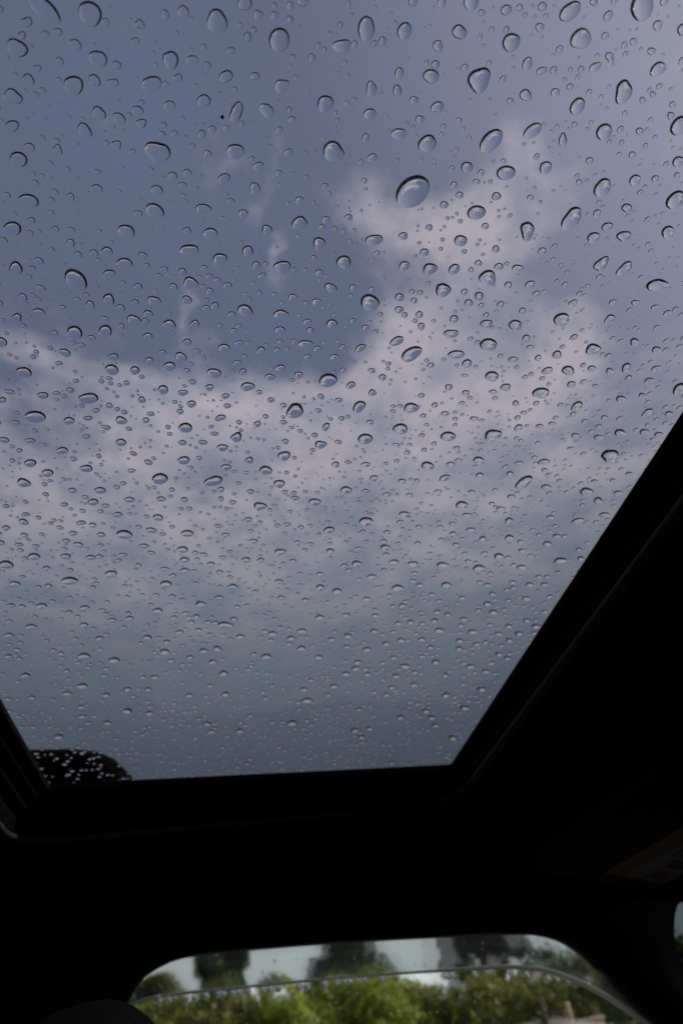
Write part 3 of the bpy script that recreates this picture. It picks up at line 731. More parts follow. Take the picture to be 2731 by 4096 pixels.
2479 3570 43 37 32 34 46 47 34 32 38 45|medium long raindrop leaning right, in far right lower middle of sunroof
-691 862 17 13 12 14 14 15 14 12 13 16|small oval raindrop leaning left, second such from left, in far left top strip of sunroof
884 1589 23 23 21 20 21 23 23 20 19 21|small oval raindrop lying flat, in centre-right upper middle of sunroof
537 760 15 16 16 15 15 15 15 15 16 16|small oval raindrop upright, first such from left, in centre-right top strip of sunroof
-82 2680 28 25 26 30 34 30 21 19 26 39|small long raindrop lying flat, first such from left, in centre-left middle of sunroof
-735 1666 17 18 21 23 20 17 16 19 24 20|small oval raindrop upright, in far left upper middle of sunroof
2289 2428 33 38 27 23 25 34 35 27 23 25|small oval raindrop lying flat, first such from left, in far right middle of sunroof
1998 2974 40 30 28 29 34 42 34 27 28 38|medium long raindrop lying flat, first such from left, in far right lower middle of sunroof
-144 1152 16 16 16 18 17 14 15 18 18 17|small round raindrop, third such from left, in centre-left upper part of sunroof
-209 1312 18 18 17 17 18 18 18 18 17 16|small round raindrop, second such from left, in centre-left upper part of sunroof
397 1890 24 25 20 20 25 23 20 23 24 22|small round raindrop, fourth such from left, in centre-left upper middle of sunroof
-248 2169 23 20 22 25 25 24 24 23 24 26|small round raindrop, first such from left, in centre-left middle of sunroof
-241 2582 26 25 26 28 28 25 24 26 29 28|small round raindrop, second such from left, in centre-left middle of sunroof
1121 1943 23 25 25 23 23 25 26 25 22 22|small round raindrop, third such from left, in centre-right upper middle of sunroof
-1433 4631 42 38 36 39 45 42 37 38 41 43|small long raindrop lying flat, first such from left, in far left far end of sunroof
-1008 5495 50 44 45 53 53 46 46 48 47 51|small long raindrop lying flat, second such from left, in far left far end of sunroof
526 1107 16 17 19 19 16 15 16 18 18 17|small oval raindrop upright, in centre-right upper part of sunroof
-427 1703 18 20 20 19 20 23 17 17 21 23|small oval raindrop lying flat, second such from left, in far left upper middle of sunroof
-998 1957 18 20 22 23 20 18 19 24 24 19|small oval raindrop leaning left, first such from left, in far left upper middle of sunroof
-203 2054 25 20 23 25 21 22 23 19 21 28|small oval raindrop lying flat, first such from left, in centre-left upper middle of sunroof
-441 2144 23 21 22 24 25 24 21 21 23 26|small oval raindrop lying flat, third such from left, in far left upper middle of sunroof
240 2308 27 24 24 26 26 24 25 25 25 26|small oval raindrop lying flat, third such from left, in centre-left middle of sunroof
2337 2067 29 32 24 20 22 29 32 25 22 23|small oval raindrop lying flat, second such from left, in far right middle of sunroof
187 2370 26 27 24 22 25 29 24 23 25 27|small oval raindrop lying flat, second such from left, in centre-left middle of sunroof
639 2405 24 23 27 29 28 26 23 24 29 30|small oval raindrop leaning right, in centre-right middle of sunroof
2012 4004 40 50 44 36 35 41 44 42 37 35|small oval raindrop lying flat, fourth such from left, in centre-right lower middle of sunroof
-662 3399 36 28 26 29 32 34 31 29 30 36|small long raindrop lying flat, sixth such from left, in far left lower middle of sunroof
-4 4391 43 35 39 41 37 43 47 38 35 43|small long raindrop lying flat, in centre-left far end of sunroof
-773 874 13 11 12 15 16 13 11 12 14 16|small round raindrop, first such from left, in far left top strip of sunroof
-103 1946 21 20 21 25 22 18 20 24 24 22|small round raindrop, first such from left, in centre-left upper middle of sunroof
-702 1454 16 15 16 20 19 16 15 17 20 19|small round raindrop, first such from left, in far left upper part of sunroof
-30 847 16 13 12 13 16 16 13 12 13 16|small round raindrop, first such from left, in centre-left top strip of sunroof
"""
SMALL_DROPS = """
273 1389 19 20 19 17 18 20 17 17 18 19
924 1356 20 21 19 17 18 21 21 18 16 17
1606 686 18 18 13 12 15 20 17 14 12 14
1307 556 17 15 15 13 11 14 19 13 11 14
-463 1865 20 20 19 21 23 20 18 20 23 21
132 2198 22 21 26 26 22 23 25 23 24 25
2570 2686 34 38 26 23 27 38 36 28 24 26
918 4097 39 44 42 36 35 41 41 38 37 38
277 1874 20 23 23 21 22 25 20 17 21 23
341 2348 23 26 24 23 26 25 24 27 28 24
1271 1634 25 22 20 19 20 24 24 20 18 21
822 1907 24 24 22 20 22 25 22 22 23 23
1731 1807 27 20 21 23 23 22 26 23 20 24
-550 3710 38 38 31 28 30 36 37 32 29 32
-1153 4005 40 34 30 33 40 35 34 33 31 33
-907 1904 18 23 22 17 17 21 23 20 19 17
-284 2503 31 24 20 21 28 30 22 21 23 28
-1300 2899 27 27 25 25 27 28 27 25 24 25
-1349 3632 29 32 36 33 27 27 33 34 30 29
1102 3895 37 45 38 31 33 43 38 36 36 36
1688 4386 44 47 43 36 37 45 49 40 37 40
534 2725 21 22 31 37 26 21 22 30 34 25
1724 2684 25 27 32 31 27 27 28 30 32 28
398 1466 20 18 17 17 18 19 20 18 18 19
-221 1567 18 17 18 19 19 18 18 18 19 20
-741 975 17 12 10 12 18 15 12 11 12 15
-475 803 13 12 12 14 15 13 12 12 14 15
-427 1505 20 18 15 15 20 19 16 16 18 18
1661 1336 21 23 20 17 17 19 20 20 19 19
1174 1843 23 24 23 19 19 25 26 20 20 22
1551 2037 23 25 25 22 22 24 26 25 23 22
2541 3344 34 40 40 30 26 32 48 35 27 28
-1557 4337 35 39 36 32 34 38 35 35 36 35
-42 1830 22 21 19 19 22 22 18 18 20 21
-50 3084 29 31 27 26 31 30 27 29 29 27
2399 2283 27 29 25 22 26 33 26 23 25 27
1933 2334 27 29 26 24 24 25 28 28 25 25
-350 4047 34 32 35 37 37 37 35 33 36 38
811 4460 37 43 44 40 36 35 40 48 43 37
-251 4627 36 42 42 36 39 43 37 39 45 41
1353 4097 44 44 31 33 37 37 46 44 35 34
-1189 2542 29 25 20 19 22 25 24 20 20 23
2401 2194 31 25 21 22 27 29 25 22 22 27
744 6408 56 58 55 52 52 57 62 59 53 53
1397 656 16 16 14 12 13 16 16 13 12 14
-1568 4927 42 37 35 36 41 46 38 34 38 45
-1340 5961 52 43 41 47 50 50 51 48 46 51
984 1307 20 19 17 16 17 18 20 17 15 16
1461 1538 21 21 19 18 19 22 23 20 18 19
1805 902 16 21 15 13 14 18 19 17 14 13
-141 2461 23 23 24 27 27 23 22 23 24 23
1350 1730 22 22 21 19 18 21 25 22 19 20
1524 2179 30 26 20 19 23 30 25 21 21 25
-584 4715 40 37 36 41 40 36 39 43 40 39
-574 5366 42 41 45 46 42 41 43 47 50 47
299 5493 45 49 50 48 46 46 48 48 46 44
275 840 13 13 15 14 13 13 14 14 15 14
499 1449 21 18 17 18 18 19 19 16 15 18
-448 2297 16 18 24 25 26 20 17 19 32 21
90 3018 28 24 27 34 26 23 28 31 27 30
1952 3577 27 37 42 33 31 32 35 42 36 27
2011 2215 29 29 23 20 21 27 28 24 21 23
2017 3771 33 37 41 31 30 38 42 34 36 35
-753 3549 35 25 24 29 34 33 29 26 27 34
2659 3499 45 37 26 26 33 40 43 32 27 29
-336 1765 23 17 14 16 21 20 19 17 16 18
525 2219 26 22 20 21 24 26 23 20 20 24
-254 1162 14 13 15 16 15 16 15 13 14 17
1527 1111 20 21 16 15 16 17 18 16 14 15
1229 1547 19 21 22 18 15 18 23 20 17 18
1518 663 15 16 13 12 13 16 17 13 12 12
1031 603 16 14 13 12 11 14 15 11 11 14
933 1929 20 21 24 21 19 20 23 22 22 21
958 1998 18 24 24 22 20 20 22 27 22 17
1697 973 19 19 15 13 14 18 19 14 13 14
393 1731 20 20 19 19 19 20 21 19 17 18
770 2453 21 24 29 23 21 25 26 23 25 25
697 3941 30 37 40 34 30 31 36 40 35 29
894 3158 26 30 29 30 32 27 26 33 32 25
-79 5788 40 43 51 53 46 42 44 52 54 45
2283 2743 34 34 21 18 25 36 30 26 25 26
2103 3215 37 36 28 24 27 37 39 27 24 27
-1045 3872 33 36 31 28 29 29 33 34 29 27
-988 4020 35 32 30 31 34 34 30 28 30 35
-352 4177 34 34 34 33 35 38 34 31 33 36
-1006 6516 53 48 49 64 53 40 47 60 48 49
-231 1364 19 15 12 13 17 20 15 13 14 17
1709 1069 17 18 15 13 14 18 20 17 15 15
947 1265 16 17 16 15 16 17 19 17 15 16
875 815 15 15 14 13 14 15 14 13 12 13
-509 2564 20 19 24 27 20 20 23 24 24 25
168 1108 15 14 14 14 15 16 15 13 14 16
216 1064 17 14 13 14 15 15 15 13 13 15
1865 1159 19 19 16 15 16 17 19 17 16 16
-1159 2898 28 21 19 21 27 28 22 20 21 28
2126 2228 22 31 24 18 20 26 28 24 21 20
1601 3114 31 33 32 28 25 26 32 31 27 27
1062 4267 44 39 32 32 36 38 39 36 32 35
-464 3390 28 28 28 28 29 32 28 23 25 30
2680 2704 33 33 24 21 24 32 33 24 22 24
-995 3637 33 23 23 27 32 36 27 21 23 37
-616 3885 38 30 24 25 33 39 32 27 27 33
93 4046 37 34 34 35 32 30 36 34 29 32
-1777 5731 41 34 40 52 44 39 40 41 42 50
632 6941 52 56 62 59 52 51 57 64 59 53
-126 1866 16 19 22 18 17 18 19 19 21 18
-1240 2600 22 17 18 25 24 19 19 21 22 26
-995 3318 28 25 25 25 25 26 25 26 29 31
2661 2530 31 33 24 20 21 29 31 24 21 23
671 4407 35 38 40 37 33 33 38 39 35 34
-815 2713 29 22 17 19 27 25 20 20 21 24
-726 2779 25 30 19 18 23 27 23 24 21 20
823 3034 34 28 23 23 28 30 29 24 22 26
1200 4073 42 34 33 32 31 37 43 31 28 35
2239 4147 39 42 32 31 37 46 42 35 29 29
1621 5735 50 61 48 39 36 43 63 52 38 38
1623 3520 40 34 25 24 30 39 35 26 24 28
-516 3056 24 26 27 24 23 26 29 26 23 22
2070 1783 26 23 16 15 20 26 23 18 16 18
1818 2015 21 21 21 22 23 23 19 19 23 24
1424 2623 28 30 21 19 24 30 26 24 23 23
2345 3845 36 41 33 30 31 35 40 36 29 29
2472 6714 53 72 62 48 45 52 68 65 48 44
-882 1571 16 13 14 17 17 15 14 15 17 19
892 633 14 14 12 10 11 14 13 11 11 13
810 2341 22 23 23 23 21 21 24 26 21 20
1206 2391 22 27 22 21 23 24 24 26 23 20
1142 1439 18 18 17 16 18 21 20 16 14 15
381 2059 19 22 22 19 18 19 22 22 19 18
129 2719 22 21 24 27 24 21 21 24 26 24
629 3040 26 26 27 29 24 23 29 31 24 24
1487 678 13 14 14 12 12 13 14 14 12 12
1163 1625 20 20 19 16 15 22 21 15 16 19
2121 2736 28 33 25 22 24 28 30 26 21 21
-187 2878 29 24 20 21 25 28 23 20 21 26
1378 3014 32 30 24 21 23 32 31 24 23 27
579 5062 44 37 33 37 44 44 42 39 37 40
1798 5089 45 47 42 38 38 44 51 41 34 36
7 2286 20 19 19 19 22 26 21 17 19 23
-306 2884 25 23 22 24 25 24 23 22 23 25
714 4845 37 42 40 34 34 36 39 43 41 37
880 1467 18 17 17 17 16 16 18 16 14 16
1325 839 16 15 13 12 13 15 16 13 11 12
-790 1603 15 13 15 16 16 16 15 13 15 18
-903 1632 16 14 14 16 17 15 14 14 16 18
175 1279 17 15 13 13 14 16 14 13 14 16
1054 1202 15 16 16 15 14 15 17 16 14 14
1346 775 12 15 14 12 13 15 14 13 12 12
1095 913 16 15 12 11 13 16 15 12 12 14
568 1799 18 20 19 17 18 18 18 19 18 17
1317 2428 22 26 22 21 22 23 25 26 21 19
-1123 4662 34 32 33 35 37 37 34 30 30 34
-1759 5053 37 34 32 32 38 39 34 32 35 37
2115 5128 44 46 41 37 40 49 46 38 36 39
-28 1417 17 16 14 13 16 18 14 13 14 16
-485 1950 18 16 16 17 20 19 17 17 18 19
-53 2517 21 20 21 21 23 24 19 19 23 24
1665 2162 20 22 24 22 19 20 22 22 22 20
1233 2590 28 25 21 20 22 26 25 22 21 24
-1063 3748 30 27 25 26 30 29 26 26 27 29
335 5096 40 40 39 38 36 38 43 41 36 37
-699 5124 37 35 36 41 39 35 36 38 38 37
2209 4803 40 48 40 33 34 42 49 40 32 32
2535 6275 47 63 54 44 43 50 61 58 44 40
2178 6389 40 55 69 47 40 44 53 63 53 40
19 2158 24 18 15 19 20 18 22 20 18 21
1945 1789 22 20 17 17 19 21 20 18 18 19
1087 3182 27 30 27 24 24 28 30 27 24 24
-130 5330 33 41 48 41 32 31 39 52 38 32
2656 3262 36 34 24 22 27 36 34 24 21 24
139 3826 35 31 25 27 32 28 30 30 27 27
-109 4541 36 33 33 32 31 38 37 29 30 37
66 5137 39 42 38 34 35 38 40 39 36 36
-1737 7063 48 46 48 53 54 48 45 47 50 51
-294 1131 14 12 12 13 13 13 13 12 12 14
1653 857 14 17 13 10 11 16 16 13 12 12
2193 1803 23 20 16 17 22 24 17 15 17 20
2413 2394 23 31 20 15 18 33 22 19 21 24
-1167 4912 34 34 33 34 37 32 31 35 38 35
603 5357 39 41 41 38 36 38 43 44 40 38
1696 3682 36 35 28 26 29 33 32 27 25 29
2121 4671 41 46 38 32 32 37 42 38 33 34
2688 5052 44 53 43 32 32 43 49 38 35 37
-425 1245 14 12 12 13 15 14 12 12 14 15
-878 2516 19 19 20 21 22 20 18 19 21 20
-688 2614 18 17 21 23 19 21 22 20 21 24
-499 2714 20 19 22 23 21 20 19 21 25 24
665 2024 18 22 19 17 19 21 18 18 19 18
1804 3093 26 31 29 24 23 26 30 28 24 23
1816 3786 27 32 35 29 26 28 34 37 32 27
1045 1242 19 16 12 12 15 17 16 13 13 15
382 2226 23 20 18 18 19 20 19 18 19 22
742 2298 22 21 19 18 20 23 23 20 19 19
-163 4100 28 31 31 31 32 28 28 32 32 27
1833 2993 33 28 22 22 25 28 30 23 19 22
1888 3318 33 32 24 22 24 32 31 25 24 27
2434 4592 40 45 29 29 36 42 42 39 31 29
-773 2218 18 19 18 17 17 20 19 16 16 18
-44 2588 22 21 20 20 23 23 20 18 20 22
1477 2413 26 23 20 19 21 25 25 19 17 20
1858 2667 27 28 22 19 21 26 27 21 19 21
345 4326 34 34 31 32 32 30 31 33 30 30
2545 7527 49 66 69 53 47 51 65 72 55 46
901 1005 14 15 13 11 12 15 14 12 12 13
1644 2492 20 26 27 19 17 20 27 25 20 18
1314 1291 17 17 14 13 14 16 17 14 13 15
1791 861 14 16 14 12 11 13 16 13 11 12
1516 1205 16 18 14 12 13 16 17 15 13 13
888 1850 19 19 18 17 17 18 19 18 16 16
215 2192 18 18 19 18 19 21 20 17 17 19
-307 2642 18 20 22 23 22 20 20 21 21 19
992 5152 34 42 42 38 33 32 39 47 35 31
-845 2855 23 19 17 20 26 22 19 19 21 23
397 3364 29 28 24 24 26 28 25 23 23 26
1849 3444 33 32 23 21 25 38 27 22 23 29
-1650 4621 32 27 27 31 34 33 29 26 28 34
-1492 6100 43 40 37 39 42 43 40 38 39 42
2278 5782 47 50 45 36 37 48 52 39 39 42
-831 2002 17 16 15 16 18 19 16 14 15 17
105 3307 26 26 24 24 25 24 24 24 24 25
792 2677 24 23 21 21 21 21 24 22 20 21
-57 3758 25 29 26 25 30 27 23 28 31 26
-1307 4144 23 24 27 30 32 28 24 26 32 29
2563 5171 36 51 39 37 38 39 40 49 34 29
1400 974 14 15 12 10 11 15 14 12 12 13
-317 3394 22 24 28 26 22 21 23 27 26 23
-118 2805 27 20 17 18 22 26 22 17 17 23
1009 3314 32 25 20 20 25 33 28 21 20 25
-1433 3875 28 23 21 23 29 31 25 22 23 28
-799 6580 42 41 44 42 42 45 44 43 47 48
-596 2984 22 24 22 19 19 22 24 22 20 19
-622 3131 23 21 20 20 24 26 21 19 21 25
-1068 3455 26 22 20 22 26 25 22 22 22 25
1594 2094 23 21 16 16 19 24 21 16 15 18
375 4549 29 33 34 30 31 36 34 29 31 31
-808 4823 33 31 31 32 32 33 33 32 31 33
498 5177 35 37 35 33 33 36 40 40 37 35
-1076 5125 32 32 33 33 35 34 32 33 36 34
-249 5366 31 35 42 38 35 39 39 34 36 36
-173 5568 33 35 43 35 34 40 37 34 44 42
-62 6214 38 39 43 46 42 39 42 47 45 39
86 7096 45 44 55 52 39 41 51 53 52 50
2388 3751 33 38 28 23 25 34 36 26 23 25
1386 4683 34 34 33 35 35 33 33 35 35 34
1146 5759 38 46 45 37 37 41 44 44 40 36
2053 6758 42 55 56 42 39 45 57 60 48 41
199 2533 18 19 21 20 20 21 21 20 20 20
301 2852 22 22 22 22 21 20 22 24 22 21
-84 3289 23 24 23 26 25 20 21 27 26 22
-289 4810 27 29 36 38 31 28 29 36 38 31
-105 3660 32 31 22 19 23 32 31 22 19 22
-493 4157 36 28 23 24 29 35 29 23 23 30
-942 4848 39 33 26 26 33 37 31 28 29 34
-375 2239 18 16 16 17 18 19 17 15 17 20
586 2517 21 22 20 18 20 22 20 19 19 20
2248 2578 22 26 21 18 20 25 24 22 20 20
-1539 3854 21 23 26 28 26 23 23 26 28 23
-1333 4363 23 24 28 30 29 26 25 30 36 28
2391 4386 31 39 37 30 28 34 42 34 27 27
860 3284 26 26 23 21 22 31 26 19 21 26
-1323 3557 25 20 20 22 25 29 22 17 19 30
-767 3987 29 29 23 21 29 32 23 23 27 27
-436 5051 34 36 30 30 38 37 30 31 34 32
-1840 5391 35 32 32 34 33 34 33 31 32 36
-1224 6771 40 42 45 46 44 41 41 45 46 43
-1436 6600 42 40 42 44 41 39 39 41 45 45
931 4822 39 36 30 33 36 35 38 34 27 27
-905 2339 18 17 16 17 20 21 15 13 15 19
-9 3414 24 23 22 23 26 26 23 23 24 25
-817 3462 24 22 21 22 25 25 21 21 24 25
1591 3278 28 31 25 21 21 27 30 22 20 22
770 5520 37 41 37 39 37 34 39 45 35 31
-249 6880 42 46 49 52 44 37 41 55 46 39
2253 3533 30 32 25 23 24 30 34 27 22 23
1483 5248 35 41 40 34 32 35 41 41 35 32
1199 5400 37 41 39 35 33 35 39 41 38 35
1358 5305 34 43 38 35 36 36 36 44 37 31
1900 5669 35 45 45 39 37 39 45 47 37 32
2157 6940 45 59 60 44 37 41 60 59 41 38
1687 832 13 15 11 9 11 15 14 12 10 11
1961 1136 15 17 14 12 11 14 18 14 11 12
2696 4031 30 40 34 24 23 29 39 29 24 24
1931 2641 27 25 17 15 20 27 23 19 17 19
2649 3069 30 29 21 18 20 29 31 22 19 22
-571 3963 28 30 26 22 23 27 29 25 23 24
2522 4386 36 38 29 25 27 35 41 32 26 28
1069 4576 38 35 33 29 26 30 38 28 25 31
2463 5885 43 49 42 34 32 41 55 45 36 36
1067 5863 39 42 42 37 36 41 45 40 37 37
1343 7199 44 57 52 46 46 47 49 57 49 40
-1326 3889 28 22 21 22 25 32 23 17 19 30
-946 3041 18 21 22 18 19 21 20 20 21 19
1379 2872 25 25 21 20 22 23 24 21 17 19
-100 4198 25 26 28 29 28 27 27 29 28 27
8 4857 28 34 34 30 32 31 29 34 35 28
-548 5202 27 30 37 37 35 34 33 33 34 30
1074 3820 30 28 26 27 26 25 30 29 23 24
2425 5040 33 43 41 31 29 36 45 36 30 29
1209 5081 28 39 40 32 31 33 37 40 34 27
2512 5288 36 48 38 30 30 35 44 44 34 31
2033 3052 24 29 23 19 20 25 29 23 18 19
1355 3276 30 26 20 19 23 32 25 18 17 22
2432 3149 29 30 21 18 20 27 30 21 18 20
361 3637 27 25 20 21 26 29 26 23 22 24
545 3856 33 26 21 21 25 31 28 23 22 26
-1152 4171 28 22 22 27 30 24 23 25 26 28
-367 5478 33 34 35 36 34 32 31 34 37 35
-1158 6155 36 35 37 40 40 34 33 38 42 38
-957 6052 32 37 39 34 40 39 33 34 43 37
-212 7082 40 43 47 45 45 45 45 46 48 43
690 6157 38 41 38 36 36 38 44 48 43 38
855 5212 35 37 34 32 32 36 37 34 31 32
985 6115 41 45 40 37 37 40 44 42 37 36
1634 3861 30 34 26 22 23 30 34 26 21 23
1181 4830 33 36 34 28 27 33 38 33 29 29
1508 4943 30 36 41 32 26 28 38 39 31 28
1973 4909 37 39 31 30 32 35 38 35 29 29
1675 5240 39 40 34 32 30 33 43 38 31 32
1149 5639 38 42 40 34 33 36 41 38 34 34
1568 5932 37 38 45 37 33 38 46 42 39 38
1788 6132 39 47 45 37 36 43 47 42 38 36
-838 2450 19 16 14 15 18 17 16 15 17 20
477 2599 18 21 18 16 18 22 19 18 19 19
434 4063 26 28 27 27 26 26 27 29 26 24
573 4585 29 31 31 29 27 28 31 33 30 28
2172 3929 29 39 26 22 25 30 29 30 24 23
1709 4784 32 34 39 31 25 29 39 33 29 30
2032 5276 32 43 39 29 29 36 46 40 31 28
2493 5546 34 50 38 32 33 38 43 45 33 28
1798 6898 39 47 55 46 38 39 47 56 47 39
1303 3654 28 29 21 19 24 33 26 22 22 24
2372 5170 40 40 35 30 30 39 43 30 27 31
-950 2538 19 15 14 16 18 18 16 14 15 20
-1421 3478 22 19 19 21 23 22 19 18 20 24
2138 2847 29 23 18 18 21 23 27 19 16 18
1165 3317 28 24 20 20 22 23 27 23 20 22
-371 4758 30 28 28 30 30 30 28 27 29 30
-1249 4725 25 25 28 30 29 27 26 26 30 30
-279 5018 31 30 32 31 29 31 32 30 29 32
-694 5822 32 34 36 35 37 34 32 35 39 35
1082 3716 25 28 25 22 23 28 28 24 23 24
1470 4383 29 33 31 25 25 32 33 28 27 28
2236 4351 32 32 30 26 26 31 40 29 23 25
2031 4386 31 34 31 25 24 32 36 28 26 28
2216 5345 35 41 38 30 30 38 41 36 33 32
175 2660 17 19 21 20 18 19 19 18 18 17
-1236 2981 18 16 17 20 22 18 15 15 19 21
1810 4828 30 37 35 28 26 30 38 35 28 26
1715 4924 30 34 37 32 27 28 36 37 30 28
2068 5420 34 40 42 32 27 29 41 41 33 30
2062 5943 35 40 47 40 30 30 42 49 36 33
986 2854 26 21 16 16 20 24 21 17 16 20
1418 2976 24 22 18 17 20 27 21 17 18 22
-78 4017 29 26 21 21 27 29 24 22 22 25
-401 6216 36 37 37 37 37 37 37 36 36 36
-1412 6395 39 35 34 36 39 37 34 33 36 40
-1815 6162 32 29 32 39 38 35 34 35 35 36
1404 4961 33 35 31 28 29 35 38 30 27 29
-684 3248 21 18 19 21 21 20 20 19 19 21
1719 2562 24 21 16 16 19 20 22 18 15 17
451 3838 26 27 24 22 23 24 26 25 23 23
-771 6065 30 31 36 39 36 33 34 38 39 33
2563 4943 32 40 35 27 27 32 40 35 28 27
2466 5714 32 40 46 29 27 37 47 39 37 34
1442 7389 38 49 54 46 40 41 51 59 44 36
24 2708 17 17 18 18 16 17 19 21 20 18
-85 3379 19 18 24 25 18 17 21 23 23 22
-390 3299 18 19 23 22 19 20 20 20 21 20
1872 4572 33 33 26 23 25 32 34 30 27 28
2601 5626 35 44 37 31 30 35 43 41 32 29
2247 7154 39 56 47 37 39 47 49 51 43 36
1500 7165 35 51 53 38 36 44 48 49 45 36
1770 3394 24 27 23 19 20 24 25 22 20 21
-267 3961 24 22 23 24 22 22 24 23 23 25
1540 3616 26 28 20 22 24 22 25 28 20 18
1336 3843 25 26 27 23 21 24 29 23 21 23
1141 4177 22 29 26 22 26 31 24 26 29 25
2435 4276 32 35 26 23 23 28 33 27 23 24
2115 4519 28 35 31 26 25 28 32 31 26 24
1788 5385 33 38 38 29 25 29 37 38 33 31
1951 8224 44 53 63 53 40 40 55 65 47 42
707 3017 19 22 19 16 18 26 18 15 18 21
2560 3135 25 27 19 16 18 27 24 19 17 19
-1028 4386 24 20 22 26 26 26 25 23 22 26
1506 3799 30 26 19 18 23 30 26 21 19 23
869 4180 28 27 24 23 25 27 27 23 22 24
1396 4324 31 27 25 26 27 27 32 26 20 23
1599 4521 30 31 26 25 26 30 32 27 23 24
1477 5565 34 40 33 28 28 34 39 35 29 29
1276 5882 37 36 37 35 30 33 43 36 29 32
1567 6180 33 45 35 32 36 41 41 41 34 28
1547 6333 36 43 43 35 31 34 41 41 36 33
-330 4892 25 25 26 30 28 24 26 30 29 26
1278 2304 23 17 13 12 14 22 16 11 11 16
1744 5551 39 35 32 29 28 33 40 30 26 31
2122 3819 25 29 21 20 23 26 26 25 20 19
1781 4065 27 31 22 19 22 28 29 24 20 20
1957 4349 28 30 24 22 23 28 31 27 24 24
1304 6656 33 41 45 37 32 33 40 46 38 32
1185 3174 17 22 23 18 17 18 21 23 19 17
1458 3652 26 22 22 20 19 25 26 17 17 23
1394 4218 28 29 23 19 20 28 26 22 23 26
2269 4432 28 34 24 20 24 30 28 26 23 22
1738 5864 35 40 31 28 31 35 38 36 29 27
2085 2337 19 19 14 12 14 20 19 14 13 15
2630 3914 26 29 24 20 20 25 30 23 19 20
2505 4276 28 33 24 20 21 28 30 25 21 22
1974 5010 30 32 31 26 23 26 35 31 25 25
-1114 3235 20 16 13 14 19 20 15 14 16 18
2176 3149 23 22 18 15 16 25 21 15 16 20
2238 3737 22 26 22 19 20 22 24 24 20 19
1306 4689 24 29 26 22 23 26 28 28 25 23
2574 4216 25 29 26 20 18 24 31 22 19 21
1571 4790 28 34 23 22 25 27 26 28 22 20
"""

# ------------------------------------------------------------------ setting: ground
def sheet(name, x0, x1, y0, y1, z, mat, nx=1, ny=1):
    v = [(x0 + (x1 - x0) * i / nx, y0 + (y1 - y0) * j / ny, z) for j in range(ny + 1) for i in range(nx + 1)]
    f = [(j * (nx + 1) + i, j * (nx + 1) + i + 1, (j + 1) * (nx + 1) + i + 1, (j + 1) * (nx + 1) + i) for j in range(ny) for i in range(nx)]
    return tag(mesh_obj(name, v, f, mat), kind='structure')


sheet('ground', -900, 900, -900, 900, -0.004, 'grass', 12, 12)
sheet('car_park', -40, 40, -12, 11.2, 0.0, 'asphalt', 8, 4)

# ------------------------------------------------------------------ the car the picture is taken in
GZ = 1.55                                        # outer face of the roof glass
car = empty('car', (0.1, 0.28, 0.0), 'dark car interior framing the rain-covered sunroof and the side window', 'car')


def lipz(x, y):
    return 1.500 + 0.037 * x


AP = (-0.2050, 0.2697, -0.20, 0.8250)            # clear opening x0 x1 y0 y1
# roof glass: a real sheet, 4 mm thick, larger than the opening
v = MB().box((-0.245, -0.24, GZ - 0.004), (0.31, 0.865, GZ))
v.make('sunroof_glass', 'roofglass', car)
# black surround pressed against the glass, and the stepped well that leads down to the headliner
ring = [rrect(-0.247, 0.312, -0.242, 0.867, 0.006, GZ - 0.0046), rrect(*AP, 0.004, GZ - 0.0046),
        rrect(*AP, 0.004, GZ - 0.0105), rrect(-0.247, 0.312, -0.242, 0.867, 0.006, GZ - 0.0105)]
MB().rings(ring + [ring[0]]).make('sunroof_frame', 'black', car)
well = [rrect(-0.212, 0.2735, -0.206, 0.831, 0.006, GZ - 0.011), rrect(-0.214, 0.2745, -0.208, 0.835, 0.010, GZ - 0.020),
        rrect(-0.222, 0.2765, -0.214, 0.843, 0.014, GZ - 0.022), rrect(-0.224, 0.2770, -0.216, 0.846, 0.022, GZ - 0.031),
        rrect(-0.232, 0.2790, -0.222, 0.856, 0.030, GZ - 0.033), rrect(-0.236, 0.2800, -0.226, 0.862, 0.045, lambda x, y: lipz(x, y) + 0.003)]
MB().rings(well).make('sunroof_well', 'black', car)
for k, (yy, zz) in enumerate(((0.829, GZ - 0.0165), (0.838, GZ - 0.0265), (0.850, GZ - 0.0385))):
    bevel(MB().box((-0.205, yy, zz - 0.0022), (0.266, yy + 0.012, zz + 0.0022)).make('guide_rail', 'black', car), 0.001, 1)
# rolled trim bead round the headliner opening
LIP = rrect(-0.2385, 0.2795, -0.228, 0.8625, 0.055, lipz, 14, 14)
prof = [(0.0045 * math.cos(a), 0.0040 * math.sin(a)) for a in [2 * math.pi * i / 10 for i in range(10)]]
cxm, cym = 0.02, 0.32
rr = []
for i, p in enumerate(LIP):
    a, b = Vector(LIP[i - 1]), Vector(LIP[(i + 1) % len(LIP)])
    t = (b - a).normalized()
    nrm = Vector((t.y, -t.x, 0))
    rr.append([Vector(p) + nrm * u + Vector((0, 0, vv)) for u, vv in prof])
MB().rings(rr + [rr[0]]).make('headliner_trim', 'trim', car, True)


# headliner: a moulded sheet from the opening to the door frames, header and rear
def hz(x, y):
    e = 1.396
    if x > 0.45:
        e = 1.396 + 0.03 * min(1, (x - 0.45) / 0.15) * max(0, min(1, (0.97 - y) / 0.3))
    return e


